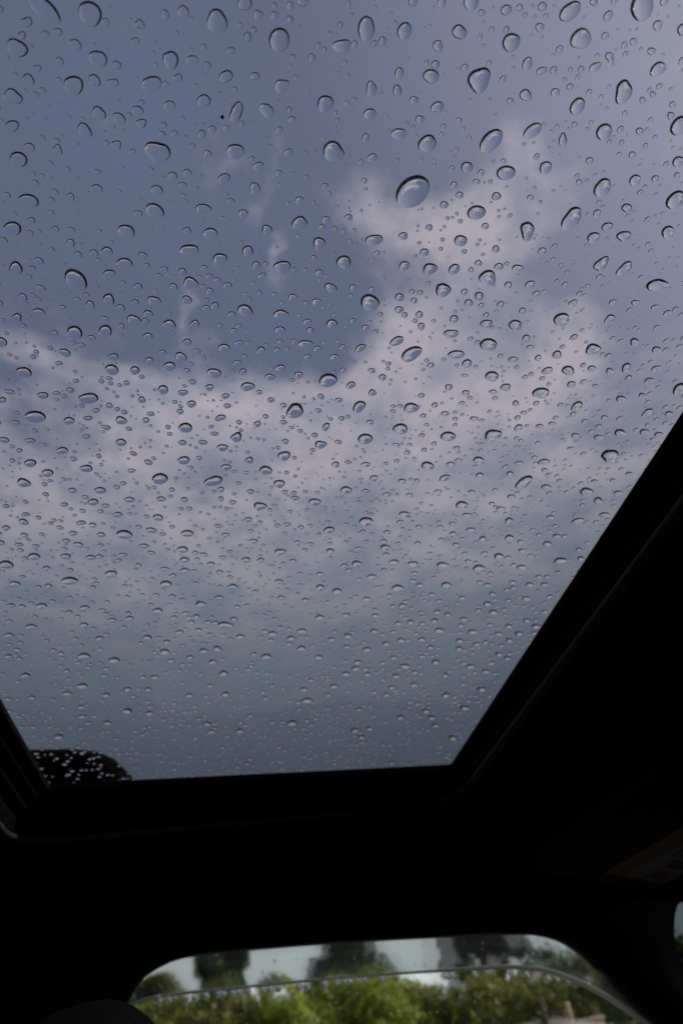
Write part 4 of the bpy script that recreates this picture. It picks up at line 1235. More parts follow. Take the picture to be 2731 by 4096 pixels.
N0 = rrect(-0.241, 0.282, -0.2305, 0.865, 0.055, lipz, 14, 14)
N1 = rrect(-1.30, 0.620, -0.440, 0.992, 0.10, 1.4, 14, 14)
rg = []
for k in range(11):
    t = k / 10
    rg.append([(a[0] + (b[0] - a[0]) * t, a[1] + (b[1] - a[1]) * t,
                a[2] * (1 - t ** 1.9) + hz(b[0], b[1]) * t ** 1.9 - 0.004 * math.sin(math.pi * t)) for a, b in zip(N0, N1)])
solidify(MB().rings(rg).make('headliner', 'fabric', car, True), 0.006, -1.0)
# outer roof skin
O0 = rrect(-0.252, 0.317, -0.247, 0.872, 0.012, GZ - 0.001, 14, 14)
O1 = rrect(-1.36, 0.660, -0.49, 1.035, 0.12, 1.43, 14, 14)
rg = []
for k in range(11):
    t = k / 10
    rg.append([(a[0] + (b[0] - a[0]) * t, a[1] + (b[1] - a[1]) * t, a[2] * (1 - t ** 2.2) + b[2] * t ** 2.2) for a, b in zip(O0, O1)])
solidify(MB().rings(rg).make('roof_panel', 'paint', car, True), 0.002, 0.0)

# roof rail on the left edge of the roof, its front foot sloping down
rail = MB()
rr = []
for (x, z, hh, ww) in ((-1.15, 1.51, 0.01, 0.03), (-1.05, 1.575, 0.022, 0.036), (-0.95, 1.622, 0.03, 0.036), (-0.6, 1.634, 0.03, 0.036),
                       (-0.28, 1.634, 0.030, 0.036), (-0.212, 1.6325, 0.032, 0.036), (-0.180, 1.628, 0.050, 0.036), (-0.155, 1.616, 0.06, 0.036),
                       (-0.132, 1.594, 0.06, 0.034), (-0.107, 1.56, 0.045, 0.03), (-0.08, 1.53, 0.03, 0.02)):
    y0 = 0.950
    rr.append([(x, y0 - ww / 2, z - hh), (x, y0 - ww / 2, z - 0.008), (x, y0 - ww / 4, z), (x, y0 + ww / 4, z), (x, y0 + ww / 2, z - 0.008), (x, y0 + ww / 2, z - hh)])
rail.rings(rr, True, True)
rro = rail.make('roof_rail', 'black', car, True)
MB().box((-0.29, 0.936, 1.50), (-0.172, 0.964, 1.600)).make('rail_foot', 'black', rro)

# ---------------- left door: frame, seal, pane
def wy(z, off=0.0):
    return 1.0 + off + 0.16 * max(0.0, 1.40 - z) * (1.0 if z < 1.40 else 0.0)


WIN = [(-0.130, 1.02), (-0.128, 1.30), (-0.123, 1.345), (-0.107, 1.374), (-0.080, 1.388), (-0.047, 1.3945), (0.05, 1.3955), (0.14, 1.3945),
       (0.26, 1.3915), (0.384, 1.3868), (0.425, 1.380), (0.452, 1.368), (0.476, 1.3495), (0.505, 1.319), (0.536, 1.285), (0.58, 1.243),
       (0.66, 1.165), (0.76, 1.065), (0.80, 1.02)]


def smooth_curve(pts, n):
    """Catmull-Rom through pts, n samples by arc length"""
    p = [Vector((a, b)) for a, b in pts]
    dense = []
    for i in range(len(p) - 1):
        p0, p1, p2, p3 = p[max(i - 1, 0)], p[i], p[i + 1], p[min(i + 2, len(p) - 1)]
        for j in range(12):
            t = j / 12
            dense.append(0.5 * ((2 * p1) + (p2 - p0) * t + (2 * p0 - 5 * p1 + 4 * p2 - p3) * t * t + (3 * p1 - p0 - 3 * p2 + p3) * t ** 3))
    dense.append(p[-1])
    acc = [0.0]
    for a, b in zip(dense, dense[1:]):
        acc.append(acc[-1] + (b - a).length)
    out = []
    for k in range(n):
        s = acc[-1] * k / (n - 1)
        i = 0
        while i < len(acc) - 2 and acc[i + 1] < s:
            i += 1
        u = (s - acc[i]) / max(1e-9, acc[i + 1] - acc[i])
        out.append(dense[i].lerp(dense[i + 1], u))
    return out


WC = smooth_curve(WIN, 90)


def offset_curve(c, d):
    out = []
    for i, p in enumerate(c):
        t = (c[min(i + 1, len(c) - 1)] - c[max(i - 1, 0)]).normalized()
        out.append(p + Vector((-t.y, t.x)) * d)
    return out


def at_y(c, off):
    return [(p.x, wy(p.y, off), p.y) for p in c]


def band(name, d0, d1, y0, y1, mat, curve=WC):
    a, b = offset_curve(curve, d0), offset_curve(curve, d1)
    rg = [at_y(a, y0), at_y(b, y0), at_y(b, y1), at_y(a, y1), at_y(a, y0)]
    return MB().rings(rg, closed=False).make(name, mat, car, True)


band('door_frame', 0.0042, 0.060, -0.008, 0.045, 'plastic')
band('window_seal', 0.0, 0.004, 0.002, 0.030, 'black')
gc = offset_curve(WC, 0.003)
nv = len(gc)
vv = at_y(gc, 0.014) + at_y(gc, 0.0175)
MB_f = [tuple(range(nv)), tuple(reversed(range(nv, 2 * nv)))] + [(i, i + nv, i + 1 + nv, i + 1) for i in range(nv - 1)]
mesh_obj('side_window', vv, MB_f, 'wetglass', car)
# door card below the belt line, rear side wall, right side, floor, bulkhead
bevel(MB().box((-0.30, 1.045, 0.25), (1.02, 1.10, 1.012)).make('door_panel', 'plastic', car), 0.01)
bevel(MB().box((-1.32, 0.985, 0.25), (-0.1345, 1.05, 1.43)).make('center_pillar', 'black', car), 0.008)
bevel(MB().box((-1.34, -0.46, 0.25), (-1.28, 1.0, 1.395)).make('rear_panel', 'plastic', car), 0.01)
MB().box((-1.34, -0.50, 0.24), (1.30, 1.10, 0.30)).make('floor_pan', 'plastic', car)
right = MB()
right.box((-1.32, -0.49, 0.25), (1.02, -0.445, 1.02))
right.box((-1.32, -0.49, 1.02), (-0.10, -0.445, 1.42))
right.box((0.56, -0.49, 1.02), (0.66, -0.445, 1.42))
right.box((-0.10, -0.49, 1.385), (0.56, -0.445, 1.42))
right.make('right_door', 'plastic', car)
MB().box((-0.10, -0.472, 1.02), (0.56, -0.468, 1.385)).make('right_window', 'sideglass', car)
# windscreen with its header, pillars and dashboard
WS = [Vector((0.618, 0.935, 1.402)), Vector((0.628, -0.40, 1.412)), Vector((1.30, -0.46, 0.98)), Vector((1.30, 1.03, 0.98))]
nrm = (WS[1] - WS[0]).cross(WS[3] - WS[0]).normalized() * 0.005
MB().rings([[p for p in WS], [p + nrm for p in WS]], True, True).make('windscreen', 'sideglass', car)
bevel(MB().box((0.600, -0.44, 1.405), (0.655, 0.965, 1.432)).make('windscreen_header', 'plastic', car), 0.006)
bevel(MB().box((0.85, -0.46, 0.25), (1.32, 1.04, 0.97)).make('dashboard', 'plastic', car), 0.03, 3)


def skin_pillar(name, inner, outer, s):
    rr = []
    ia, oa = smooth_curve3(inner, 20), smooth_curve3(outer, 20)
    for a, b in zip(ia, oa):
        m1 = a.lerp(b, 0.33) + Vector((-0.012, -0.016 * s, 0.002))
        m2 = a.lerp(b, 0.70) + Vector((-0.010, -0.014 * s, 0.0))
        oo = Vector((0.0, 0.045 * s, 0.012))
        rr.append([a, m1, m2, b, b + oo, a + oo])
    return MB().rings(rr, True, True).make(name, 'pillar', car, True)


def smooth_curve3(pts, n):
    p = [Vector(q) for q in pts]
    out = []
    for k in range(n):
        t = k / (n - 1) * (len(p) - 1)
        i = min(int(t), len(p) - 2)
        u = t - i
        p0, p1, p2, p3 = p[max(i - 1, 0)], p[i], p[i + 1], p[min(i + 2, len(p) - 1)]
        out.append(0.5 * ((2 * p1) + (p2 - p0) * u + (2 * p0 - 5 * p1 + 4 * p2 - p3) * u * u + (3 * p1 - p0 - 3 * p2 + p3) * u ** 3))
    return out


QI = [(0.597, 0.962, 1.404), (0.583, 0.972, 1.385), (0.576, 0.985, 1.350), (0.586, 0.998, 1.315), (0.615, 1.010, 1.265), (0.70, 1.030, 1.160), (0.86, 1.055, 0.99)]
QO = [(0.470, 1.000, 1.404), (0.485, 1.003, 1.380), (0.505, 1.006, 1.350), (0.530, 1.010, 1.320), (0.575, 1.020, 1.265), (0.665, 1.035, 1.160), (0.82, 1.060, 0.99)]
skin_pillar('front_pillar', QI, QO, 1)
qs = smooth_curve3(QI, 20)
qq = [p + Vector((0, 0.012, 0)) for p in qs] + [Vector((1.22, 1.060, 0.99)), Vector((0.98, 1.035, 1.18)), Vector((0.68, 0.985, 1.404))]
MB().rings([qq, [p + Vector((0, 0.004, 0)) for p in qq]], True, True).make('added_quarter_window', 'added_pane', car)  # invented pane; pale sky through it stands for a bluish glow
skin_pillar('windscreen_pillar', [(0.612, 0.935, 1.404), (0.95, 0.985, 1.19), (1.30, 1.030, 0.98)], [(0.66, 0.975, 1.404), (0.955, 1.020, 1.20), (1.20, 1.055, 0.985)], 1)
skin_pillar('windscreen_pillar', [(0.612, -0.405, 1.404), (0.95, -0.45, 1.19), (1.30, -0.50, 0.98)], [(0.56, -0.447, 1.404), (0.80, -0.47, 1.19), (1.02, -0.49, 0.985)], -1)

# ---------------- smoked wind deflector outside the pane, its rounded lower edge coloured pale to stand for caught light
DEF = [(-0.150, 1.28), (-0.147, 1.325), (-0.137, 1.345), (-0.094, 1.3593), (0.02, 1.361), (0.1446, 1.3611), (0.25, 1.3588), (0.3425, 1.3565), (0.39, 1.353),
       (0.428, 1.3455), (0.462, 1.332), (0.491, 1.3168), (0.544, 1.278), (0.60, 1.231), (0.70, 1.135), (0.78, 1.06)]
DC = smooth_curve(DEF, 90)
TC = offset_curve(DC, 0.052)
rg = [[(p.x, 1.052, p.y) for p in TC], [(a.x * .5 + b.x * .5, 1.0585, a.y * .5 + b.y * .5) for a, b in zip(TC, DC)], [(p.x, 1.060, p.y) for p in DC]]
defl = MB().rings(rg, closed=False).make('wind_deflector', 'smoke', car, True)
solidify(defl, 0.0025, 1.0)
MB().tube([(p.x, 1.0615, p.y) for p in DC], [0.0016 + 0.0020 * max(0, min(1, (p.x - 0.25) / 0.2)) for p in DC], 8).make('lit_deflector_edge', 'edge', defl, True)

# ---------------- grab handle over the door
hp = [(0.052, 0.952, 1.447), (0.056, 0.930, 1.436), (0.068, 0.922, 1.430), (0.10, 0.917, 1.424), (0.17, 0.916, 1.422), (0.24, 0.917, 1.424),
      (0.268, 0.922, 1.430), (0.280, 0.930, 1.435), (0.284, 0.952, 1.446)]
gh = MB().tube(hp, [0.010, 0.0095, 0.0085, 0.008, 0.008, 0.008, 0.0085, 0.0095, 0.010], 12, 0.7).make('grab_handle', 'black', car, True)
for x in (0.052, 0.284):
    bevel(MB().box((x - 0.016, 0.930, 1.438), (x + 0.016, 0.972, 1.458)).make('handle_mount', 'plastic', gh), 0.004)

# ---------------- sun visor folded up against the headliner, warning label on it
VA, VB, VC_, VD = Vector((0.345, 0.845, 1.425)), Vector((0.385, 0.48, 1.436)), Vector((0.575, 0.50, 1.414)), Vector((0.545, 0.935, 1.404))


def visor_pt(u, v, lift=0.0):
    a = VA.lerp(VD, u)
    b = VB.lerp(VC_, u)
    return a.lerp(b, v) + Vector((0, 0, -lift))


ol = []
for (cu, cv, a0) in ((0.86, 0.93, 0), (0.14, 0.93, 90), (0.14, 0.07, 180), (0.86, 0.07, 270)):
    for j in range(7):
        a = R(a0 + 15 * j)
        ol.append((cu + 0.14 * math.cos(a), cv + 0.07 * math.sin(a)))
rr = []
for lift, sh in ((-0.016, 0.985), (-0.014, 0.995), (-0.008, 1.0), (-0.002, 0.995), (0.0, 0.98)):
    rr.append([visor_pt(0.5 + (u - 0.5) * sh, 0.5 + (v_ - 0.5) * sh, lift) for u, v_ in ol])
vis = MB().rings(rr, True, True).make('sun_visor', 'fabric', car, True)
MB().tube([visor_pt(0.9, 0.02, -0.008), visor_pt(0.98, -0.06, -0.012), visor_pt(1.0, -0.09, -0.03)], 0.006, 8).make('visor_pivot', 'plastic', vis, True)
lv, lf, lm = [], [], []


def lab_quad(u0, u1, v0, v1, lift, m):
    n = len(lv)
    for (u, v_) in ((u0, v0), (u1, v0), (u1, v1), (u0, v1)):
        lv.append(visor_pt(u, v_, lift))
    lf.append((n, n + 1, n + 2, n + 3))
    lm.append(m)


lab_quad(0.44, 0.90, 0.10, 0.52, 0.0008, 0)          # orange ground
lab_quad(0.58, 0.885, 0.115, 0.505, 0.0012, 1)        # white text field
lab_quad(0.70, 0.84, 0.13, 0.20, 0.0016, 2)          # red ring
lab_quad(0.70, 0.84, 0.235, 0.30, 0.0016, 3)
for k in range(5):
    lab_quad(0.64 + 0.045 * k, 0.655 + 0.045 * k, 0.32, 0.49 - 0.02 * (k % 2), 0.0016, 3)
mesh_obj('warning_label', lv, lf, None, vis, mats=('lab_y', 'lab_w', 'lab_r', 'lab_k'), fmat=lm)

# ---------------- driver's headrest and seat back
def super_blob(c, s, p, rot=0.0, nu=28, nvv=18):
    rr = []
    ex = lambda q, e: math.copysign(abs(q) ** e, q)
    for i in range(nvv + 1):
        th = -math.pi / 2 + math.pi * i / nvv
        row = []
        for j in range(nu):
            ph = 2 * math.pi * j / nu
            x = s[0] * ex(math.cos(th), p) * ex(math.cos(ph), p)
            y = s[1] * ex(math.cos(th), p) * ex(math.sin(ph), p)
            z = s[2] * ex(math.sin(th), p)
            row.append((c[0] + x * math.cos(rot) + z * math.sin(rot), c[1] + y, c[2] - x * math.sin(rot) + z * math.cos(rot)))
        rr.append(row)
    return rr


hr = MB().rings(super_blob((-0.080, 0.59, 1.222), (0.058, 0.125, 0.088), 0.78, -0.2)).make('headrest', 'leather', car, True)
for y in (0.53, 0.65):
    MB().tube([(-0.085, y, 1.17), (-0.12, y, 1.02)], 0.006, 8).make('headrest_post', 'metal', hr, True)
MB().rings(super_blob((-0.16, 0.59, 0.80), (0.09, 0.24, 0.30), 0.6, -0.2)).make('seat_back', 'leather', car, True)
MB().rings(super_blob((0.10, 0.59, 0.53), (0.27, 0.24, 0.10), 0.6, 0.05)).make('seat_cushion', 'leather', car, True)

# ------------------------------------------------------------------ trees and shrubs beyond the car park
def leaves(name, centers, radii, n, size, mat, parent, flat=0.5):
    """n leaf faces spread through overlapping clumps"""
    centers = np.array(centers, float)
    radii = np.array(radii, float)
    wgt = radii ** 2
    idx = rng.choice(len(centers), n, p=wgt / wgt.sum())
    d = rng.normal(size=(n, 3))
    d /= np.linalg.norm(d, axis=1)[:, None]
    r = radii[idx] * rng.uniform(0.45, 1.08, n) ** 0.6
    pos = centers[idx] + d * r[:, None] * np.array([1, 1, 0.85])
    a = d + rng.normal(size=(n, 3)) * 0.8
    a /= np.linalg.norm(a, axis=1)[:, None]
    t = np.cross(a, rng.normal(size=(n, 3)))
    t /= np.linalg.norm(t, axis=1)[:, None] + 1e-9
    b = np.cross(a, t)
    s = size * rng.uniform(0.6, 1.35, n)[:, None]
    q = np.stack([pos - t * s, pos - b * s * flat, pos + t * s, pos + b * s * flat], 1).reshape(-1, 3)
    me = bpy.data.meshes.new(name)
    me.vertices.add(4 * n)
    me.vertices.foreach_set('co', q.ravel())
    me.loops.add(4 * n)
    me.loops.foreach_set('vertex_index', np.arange(4 * n))
    me.polygons.add(n)
    me.polygons.foreach_set('loop_start', np.arange(n) * 4)
    me.polygons.foreach_set('loop_total', np.full(n, 4))
    me.materials.append(M[mat])
    me.update()
    me.validate()
    o = bpy.data.objects.new(name, me)
    COL.objects.link(o)
    o.parent = parent
    o.matrix_parent_inverse = Matrix.Translation(-parent.location)
    return o


def trunk(parent, base, h, r, limbs, lean=0.05, reach=9.0):
    mb = MB()
    b = Vector(base)
    pts = [b + Vector((lean * h * t * t, 0.03 * h * math.sin(3 * t), h * t)) for t in [i / 7 for i in range(8)]]
    mb.tube(pts, [r * (1.25 if i == 0 else 1) * (1 - 0.8 * i / 7) for i in range(8)], 9)
    for k in range(limbs):
        t = 0.35 + 0.55 * k / max(1, limbs - 1)
        p = b + Vector((lean * h * t * t, 0.03 * h * math.sin(3 * t), h * t))
        a = k * 2.4 + 0.5
        L = min(h * 0.33 * (1.15 - t), reach * 0.75)
        e = p + Vector((math.cos(a) * L, math.sin(a) * L, L * 0.75))
        mb.tube([p, p.lerp(e, 0.5) + Vector((0, 0, L * 0.06)), e], [r * 0.4 * (1 - t * 0.5), r * 0.25 * (1 - t * 0.5), r * 0.08], 6)
    return mb.make('trunk', 'bark', parent, True)


def tree(name, label, x, y, h, shape, mat, n, size, group, wid=1.0, base=0.15):
    e = empty(name, (x, y, 0), label, 'tree', group)
    trunk(e, (x, y, -0.05), h * 0.92, 0.045 * h * 0.6 + 0.04, 9, random.uniform(-0.02, 0.02), wid if shape != 'cone' else wid * 0.25)
    cs, rs = [], []
    if shape == 'column':
        for k in range(34):
            t = random.uniform(base, 1)
            rr = wid * (0.75 + 0.25 * math.sin(t * 3.1)) * (1 if t < 0.8 else 1 - (t - 0.8) * 3.2)
            a = random.uniform(0, 6.28)
            cs.append((x + math.cos(a) * rr * 0.55, y + math.sin(a) * rr * 0.55, h * t))
            rs.append(rr * random.uniform(0.4, 0.62))
    elif shape == 'cone':
        for k in range(70):
            t = random.uniform(0.06, 0.97) ** 0.9
            rr = wid * (1 - t) + 0.12
            a = random.uniform(0, 6.28)
            q = random.uniform(0.5, 0.85)
            cs.append((x + math.cos(a) * rr * q, y + math.sin(a) * rr * q, h * t - 0.1 * rr))
            rs.append(0.22 + rr * 0.24)
    else:
        for k in range(40):
            a = random.uniform(0, 6.28)
            u = random.uniform(-1, 1)
            q = random.uniform(0.45, 0.8)
            cs.append((x + math.cos(a) * wid * q * math.sqrt(1 - u * u), y + math.sin(a) * wid * q * math.sqrt(1 - u * u), h * (base + (1 - base) * 0.52) + u * h * (1 - base) * 0.40))
            rs.append(wid * random.uniform(0.22, 0.5))
    leaves('crown', cs, rs, n, size, mat, e)
    return e


TG = 'trees beyond the car park'
tree('columnar_tree', 'dark columnar evergreen left of the pale sky gap in the side window', -0.22, 25, 8.3, 'column', 'lf_dark', 20000, 0.10, TG, 0.86, 0.05)
tree('conical_tree', 'broad cone-shaped dark tree in the middle of the side window', 3.6, 25, 5.75, 'cone', 'lf_dark', 24000, 0.11, TG, 3.7)
tree('broadleaf_tree', 'tall round green tree right of the bright sky patch in side window', 8.05, 25, 8.0, 'round', 'lf_dark', 24000, 0.11, TG, 1.45, 0.08)
tree('broadleaf_tree', 'lower dark green tree under the small sky gap at right in side window', 10.7, 26, 3.75, 'round', 'lf_dark', 22000, 0.11, TG, 2.5, 0.05)
tree('broadleaf_tree', 'dark tree filling the rounded front corner of the side window', 13.2, 24.5, 4.2, 'round', 'lf_mid', 16000, 0.11, TG, 1.8, 0.05)
tree('broadleaf_tree', 'olive rounded tree in the rear upper corner of the side window', -1.62, 19, 3.6, 'round', 'lf_olive', 14000, 0.09, TG, 0.95, 0.08)
tree('broadleaf_tree', 'farthest tree standing beyond the rear edge of side window', -5.2, 26, 8.6, 'round', 'lf_mid', 18000, 0.13, TG, 2.0, 0.1)
tree('broadleaf_tree', 'tree out past the front edge of the side window', 22.4, 25, 8.8, 'round', 'lf_mid', 18000, 0.13, TG, 2.3, 0.1)

SH = [(-2.3, 13.5, 2.50, 'lf_olive', 'olive shrub at the rear end of the row seen in side window'),
      (-1.05, 13.0, 2.62, 'lf_olive', 'olive brown shrub just clear of the headrest in side window'),
      (0.05, 13.4, 2.74, 'lf_olive', 'brownish olive shrub below the dark columnar evergreen'),
      (1.0, 13.2, 2.74, 'lf_yel', 'yellow-green shrub below the gap beside the columnar evergreen'),
      (1.95, 13.6, 2.76, 'lf_yel', 'brightest yellow-green shrub, below the cone-shaped dark tree'),
      (2.75, 14.2, 2.62, 'lf_yel', 'pale green shrub below and right of the cone-shaped dark tree'),
      (3.5, 14.6, 2.55, 'lf_mid', 'low green shrub right under the bright sky patch'),
      (4.35, 14.2, 2.66, 'lf_olive', 'green shrub below the tall round tree'),
      (5.2, 14.2, 2.66, 'lf_mid', 'deep green shrub beside the wooden post, towards the middle'),
      (6.1, 14.6, 2.62, 'lf_mid', 'deep green shrub behind the wooden post'),
      (7.0, 14.6, 2.4, 'lf_dark', 'dark shrub behind the cream utility box'),
      (8.0, 15.0, 2.25, 'lf_dark', 'dark low shrub beyond the smoked deflector at the front')]
BACK = ['columnar evergreen', 'left foot of the cone-shaped tree', 'cone-shaped tree', 'right foot of the cone-shaped tree', 'bright sky patch', 'tall round tree', 'wooden post', 'small sky gap', 'front corner']
for k, nm in enumerate(BACK):
    SH.append((-0.6 + 1.45 * k, 19.0 + 0.6 * (k % 3), 3.05 - 0.05 * k - (0.35 if k in (3, 4) else 0), ('lf_olive', 'lf_mid', 'lf_mid')[k % 3], 'darker shrub in the back row, below or behind the %s' % nm))
for (x, y, h, mat, lab) in SH:
    e = empty('shrub', (x, y, 0), lab, 'shrub', 'row of shrubs along the car park')
    mb = MB()
    for k in range(6):
        a = k * 1.05
        mb.tube([(x + 0.05 * math.cos(a), y + 0.05 * math.sin(a), -0.03), (x + 0.2 * math.cos(a), y + 0.2 * math.sin(a), h * 0.45),
                 (x + 0.45 * math.cos(a), y + 0.45 * math.sin(a), h * 0.8)], [0.03, 0.022, 0.008], 6)
    mb.make('stem', 'bark', e, True)
    cs, rs = [], []
    for k in range(44):
        t = random.uniform(0.10, 0.93)
        a = random.uniform(0, 6.28)
        q = random.uniform(0.1, 0.78) * (1.05 - 0.55 * t * t)
        cs.append((x + math.cos(a) * q, y + math.sin(a) * q, h * t))
        rs.append(random.uniform(0.24, 0.40))
    leaves('crown', cs, rs, 11000, 0.07, mat, e, 0.5)

# far woods all round the car park, one mass; low behind the gaps between the nearer trees
wood = bpy.data.objects.new('anchor', None)
cs, rs = [], []
for k in range(420):
    a = random.uniform(0, 2 * math.pi)
    d = random.uniform(40, 62)
    x, y = d * math.sin(a), d * math.cos(a)
    rel = x / y if y > 0 else 9
    top = random.uniform(0.20, 0.29) if not (y > 0 and -0.16 < rel < 0.86) else 0.055
    h = 1.5 + d * top
    n = 4 if top > 0.1 else 1
    for j in range(n):
        r = random.uniform(2.0, 3.6) if top > 0.1 else 1.5
        cs.append((x + random.uniform(-2, 2), y + random.uniform(-2, 2), max(r * 0.7, (h - r) * (j + 1) / n)))
        rs.append(r)
COL.objects.link(wood)
wo_ = leaves('far_woods', cs, rs, 150000, 0.5, 'lf_mid', wood, 0.7)
wo_.parent = None
wo_.matrix_parent_inverse = Matrix.Identity(4)
bpy.data.objects.remove(wood)
tag(wo_, 'far belt of dark green woods ringing the car park', 'woods', kind='stuff')

# ------------------------------------------------------------------ things at the edge of the car park
pk = empty('parked_car', (3.75, 9.6, 0), 'white parked car, only its roof showing at the bottom of the side window', 'car')
secs = [(-2.0, .55, .62, .75), (-1.95, .35, .80, .82), (-1.0, .28, .92, .88), (1.2, .28, .95, .88), (2.05, .30, .85, .84), (2.12, .5, .7, .7)]
rr = []
for (dx, z0, z1, hw) in secs:
    rr.append([(3.75 + dx, 9.6 - hw, z0), (3.75 + dx, 9.6 - hw, z1), (3.75 + dx, 9.6 - hw * .9, z1 + .06), (3.75 + dx, 9.6 + hw * .9, z1 + .06), (3.75 + dx, 9.6 + hw, z1), (3.75 + dx, 9.6 + hw, z0)])
MB().rings(rr, True, True).make('body', 'white', pk, True)
rr = []
for (dx, z, hw) in ((-1.0, .97, .80), (-0.45, 1.43, .64), (-0.2, 1.50, .62), (0.0, 1.55, .60), (0.15, 1.54, .61), (0.7, 1.44, .63), (1.7, 1.0, .78)):
    rr.append([(3.75 + dx, 9.6 - (hw if z < 1.1 else hw * 1.2), .95), (3.75 + dx, 9.6 - hw, z), (3.75 + dx, 9.6 + hw, z), (3.75 + dx, 9.6 + (hw if z < 1.1 else hw * 1.2), .95)])
MB().rings(rr, True, True).make('roof', 'white', pk, True)
for s in (-1, 1):
    yy = 9.6 + s * .735
    MB().rings([[(3.0, yy, 1.02), (3.9, yy, 1.02), (3.9, yy - s * .06, 1.42), (3.25, yy - s * .06, 1.42)], [(3.0, yy + s * .012, 1.02), (3.9, yy + s * .012, 1.02), (3.9, yy - s * .045, 1.42), (3.25, yy - s * .045, 1.42)]], True, True).make('window', 'darkglass', pk)
    for dx in (-1.25, 1.35):
        cxx = 3.75 + dx
        ringa = [[(cxx + .31 * math.cos(a), yy + s * q, .31 + .31 * math.sin(a)) for a in [2 * math.pi * i / 20 for i in range(20)]] for q in (0.0, .14)]
        MB().rings(ringa, True, True).make('wheel', 'tyre', pk)

po = MB()
po.tube([(3.716, 9.0, -0.3), (3.70, 9.0, 0.8), (3.72, 9.0, 1.62), (3.735, 9.0, 1.765)], [0.055, 0.05, 0.046, 0.03], 10)
tag(po.make('wooden_post', 'post', None, True), 'weathered wooden post standing beyond the side window between white car and cream box', 'post')
cab = empty('utility_box', (4.07, 9.2, 0), 'slim cream utility box near the front lower corner of side window', 'box')
bevel(MB().box((3.985, 9.05, 0.0), (4.145, 9.4, 1.57)).make('body', 'cream', cab), 0.02)
bevel(MB().box((3.975, 9.02, 1.572), (4.155, 9.43, 1.61)).make('lid', 'cream', cab), 0.015)
MB().box((4.0, 9.035, 0.1), (4.13, 9.049, 1.52)).make('door', 'cream', cab)

# ------------------------------------------------------------------ rain on the roof glass
RHO = np.array([0.0, .22, .42, .58, .70, .79, .86, .915, .955, .982, 1.0])
RHO_S = np.array([0.0, .45, .74, .91, 1.0])


def drop_geometry(cx, cy, radii, nseg, rho, theta, z0):
    """a flattened sessile drop on a non-round foot; flat base left as its own face so that the rim stays sharp"""
    k = len(radii)
    ta = np.arange(nseg) / nseg * 2 * np.pi - np.pi
    xs = (ta + np.pi) / (2 * np.pi) * k
    # periodic cubic interpolation of the foot radius
    i = np.floor(xs).astype(int)
    u = xs - i
    p = np.asarray(radii, float)
    p0, p1, p2, p3 = p[(i - 1) % k], p[i % k], p[(i + 1) % k], p[(i + 2) % k]
    r = 0.5 * ((2 * p1) + (p2 - p0) * u + (2 * p0 - 5 * p1 + 4 * p2 - p3) * u * u + (3 * p1 - p0 - 3 * p2 + p3) * u ** 3)
    rm = r.mean()
    S, cth = 1 / math.sin(theta), 1 / math.tan(theta)

    def height(q):
        z = rm * (math.sqrt(max(0.0, S * S - q * q)) - cth)      # spherical cap ...
        return z / (1 + (z / 0.0060) ** 3) ** 0.3333              # ... flattened by gravity when large
    verts = [(cx, cy, z0 + height(0.0))]
    for q in rho[1:]:
        z = z0 + height(q)
        verts += list(zip(cx + r * q * np.cos(ta), cy + r * q * np.sin(ta), np.full(nseg, z)))
    faces = [(0, 1 + j, 1 + (j + 1) % nseg) for j in range(nseg)]
    for a in range(len(rho) - 2):
        b0 = 1 + a * nseg
        for j in range(nseg):
            j2 = (j + 1) % nseg
            faces.append((b0 + j, b0 + nseg + j, b0 + nseg + j2, b0 + j2))
    nb = len(verts)
    verts += list(zip(cx + r * np.cos(ta), cy + r * np.sin(ta), np.full(nseg, z0)))
    faces.append(tuple(nb + j for j in reversed(range(nseg))))
    return verts, faces


Z0 = GZ + 0.00015
taken = []
for line in DROPS.strip().splitlines():
    nums, lab = line.split('|')
    q = [int(t) / 1e4 for t in nums.split()]
    cx, cy_, rad_ = q[0], q[1], q[2:]
    taken.append((cx, cy_, sum(rad_) / len(rad_)))
    vs, fs = drop_geometry(0.0, 0.0, rad_, 40, RHO, R(random.uniform(THETA0, THETA1)), 0.0)
    o = mesh_obj('raindrop', vs, fs, None, None, True, ('water', 'foot'), [0] * (len(fs) - 1) + [1])
    o.location = (cx, cy_, Z0)
    tag(o, lab, 'raindrop', 'raindrops on the sunroof glass')

V, F, FM = [], [], []


def add_small(cx, cy_, rad_, nseg, rho):
    vs, fs = drop_geometry(cx, cy_, rad_, nseg, rho, R(random.uniform(THETA0, THETA1)), Z0)
    n = len(V)
    V.extend(vs)
    F.extend(tuple(n + i for i in f) for f in fs)
    FM.extend([0] * (len(fs) - 1) + [1])


for line in SMALL_DROPS.strip().splitlines():
    q = [int(t) / 1e4 for t in line.split()]
    taken.append((q[0], q[1], sum(q[2:]) / 10))
    add_small(q[0], q[1], q[2:], 24, RHO[[0, 2, 4, 6, 8, 10]])
cell = {}


def cells(x, y, r):
    for i in range(int((x - r) // 0.02), int((x + r) // 0.02) + 1):
        for j in range(int((y - r) // 0.02), int((y + r) // 0.02) + 1):
            yield i, j


def free(x, y, r):
    for c in cells(x, y, r):
        for (a, b, q) in cell.get(c, ()):
            if (a - x) ** 2 + (b - y) ** 2 < (q + r + 0.0003) ** 2:
                return False
    return True


def occupy(x, y, r):
    for c in cells(x, y, r):
        cell.setdefault(c, []).append((x, y, r))


for t in taken:
    occupy(*t)
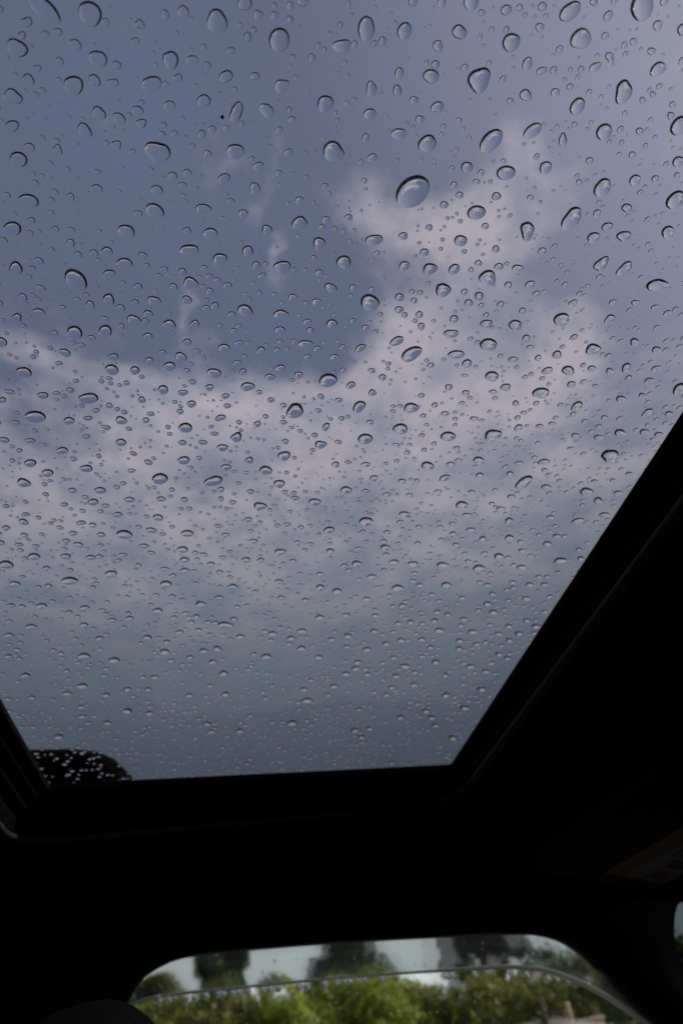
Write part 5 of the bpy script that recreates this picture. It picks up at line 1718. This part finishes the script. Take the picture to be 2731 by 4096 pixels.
# (diameter mm from, to, drops per square metre)
GX0, GX1, GY0, GY1 = -0.243, 0.308, -0.238, 0.863
for (d0, d1, dens) in ((6.0, 11.0, 500), (4.6, 6.6, 2000), (3.4, 4.6, 3600), (2.4, 3.4, 5000), (1.6, 2.4, 8500), (1.0, 1.6, 9500), (0.6, 1.0, 5000)):
    for k in range(int(dens * (GX1 - GX0) * (GY1 - GY0))):
        x, y = random.uniform(GX0, GX1), random.uniform(GY0, GY1)
        d = random.uniform(d0, d1)
        dist = math.sqrt(x * x + y * y + 0.09)
        in_view = -0.30 < x < 0.30 and 0.06 < y < 0.86
        if d < (2.6 if y < 0.45 else 3.3) * dist:                      # smaller than the eye could find from the seats
            continue
        if in_view:
            lim = 2.9 if y < 0.165 else 4.2 if y < 0.35 else 5.6 + 1.6 * (y - 0.35)
            if d > lim:
                continue
        r = d / 2000
        if not free(x, y, r):
            continue
        occupy(x, y, r)
        e1, e2, p1, p2 = random.gauss(0, 0.07), random.gauss(0, 0.06), random.uniform(0, 6.28), random.uniform(0, 6.28)
        rad_ = [r * (1 + e1 * math.cos(2 * t + p1) + e2 * math.cos(t + p2)) for t in [2 * math.pi * i / 10 for i in range(10)]]
        big = d > 2.2
        add_small(x, y, rad_, 18 if big else 12, RHO[[0, 2, 4, 6, 8, 10]] if big else RHO_S)
sm = mesh_obj('small_raindrops', V, F, None, None, True, ('water', 'foot'), FM)
tag(sm, 'countless small raindrops speckling the whole sunroof glass between the larger drops', 'raindrops', kind='stuff')

# ------------------------------------------------------------------ water beads along the deflector's lower edge
BEADS = [(-0.0863, 1.3605, 0.0049), (-0.0744, 1.3599, 0.0049), (-0.0664, 1.3604, 0.0037), (-0.0521, 1.3581, 0.0037), (-0.0417, 1.3586, 0.0048), (-0.028, 1.3598, 0.0046), (-0.0126, 1.3601, 0.0045), (-0.0064, 1.3596, 0.004), (0.0051, 1.3598, 0.0044), (0.0133, 1.3596, 0.0044), (0.0243, 1.3601, 0.0044), (0.0436, 1.3594, 0.0038), (0.0519, 1.3599, 0.0042), (0.0625, 1.3598, 0.0042), (0.0883, 1.36, 0.0046), (0.0996, 1.3596, 0.005), (0.1228, 1.3596, 0.0049), (0.138, 1.3607, 0.0044), (0.1482, 1.3611, 0.0042), (0.155, 1.3598, 0.004), (0.1662, 1.3597, 0.0037), (0.1757, 1.3589, 0.0036), (0.1981, 1.3588, 0.0043), (0.2863, 1.3549, 0.004), (0.2945, 1.355, 0.0041), (0.3241, 1.3548, 0.0048), (0.3739, 1.3517, 0.0043), (0.3967, 1.3479, 0.0044), (0.4253, 1.3414, 0.0039), (0.4372, 1.3393, 0.0036), (0.4512, 1.3369, 0.0041)]
ORD = ['first', 'second', 'third', 'fourth', 'fifth', 'sixth', 'seventh', 'eighth', 'ninth', 'tenth', 'eleventh', 'twelfth', 'thirteenth', 'fourteenth',
       'fifteenth', 'sixteenth', 'seventeenth', 'eighteenth', 'nineteenth', 'twentieth']
nbd = len(BEADS)
for i, (x, z, r) in enumerate(BEADS):
    rr = []
    for k in range(9):
        t = k / 8
        q = r * math.sqrt(max(0.0, 1 - (2 * t - 1) ** 2)) * (1.0 - 0.25 * (1 - t)) + 1e-5
        rr.append([(q * math.cos(a), q * math.sin(a), -2.3 * r * (t - 0.15)) for a in [2 * math.pi * j / 14 for j in range(14)]])
    o = MB().rings(rr, True, True).make('water_bead', 'water', None, True)
    o.location = (x, 1.0615, z)
    k = i if i < (nbd + 1) // 2 else nbd - 1 - i
    tag(o, 'hanging water bead, %s from the %s along the deflector edge in side window' % (ORD[k], 'left' if i < (nbd + 1) // 2 else 'right'), 'water bead', 'beads along the deflector edge')

# fine rain on the outside of the side window
V, F = [], []
for k in range(420):
    x = random.uniform(-0.11, 0.62)
    z = random.uniform(1.10, 1.385)
    if x > 0.40 and z > 1.385 - (x - 0.40) * 1.02:
        continue
    r = random.uniform(0.0005, 0.0013)
    vs, fs = drop_geometry(0, 0, [r] * 6, 10, RHO_S, R(60), 0.0)
    y = wy(z, 0.0178)
    n = len(V)
    V.extend((x + a, y + c, z + b * random.uniform(1.0, 1.02)) for a, b, c in vs)
    F.extend(tuple(n + i for i in reversed(f)) for f in fs)
tag(mesh_obj('window_rain', V, F, 'water', None, True), 'fine rain specks on the outside of the side window', 'raindrops', kind='stuff')

# one fleck of dirt caught on the roof glass
vs, fs = drop_geometry(0, 0, [0.0008, 0.0006, 0.0009, 0.0007, 0.0010, 0.0006], 12, RHO_S, R(40), 0.0)
o = mesh_obj('dirt_speck', vs, fs, 'black', None, True)
o.location = (-0.0063, 0.1080, GZ + 0.0001)
tag(o, 'tiny dark dirt speck on sunroof glass beside a long upright raindrop, upper left', 'dirt speck')
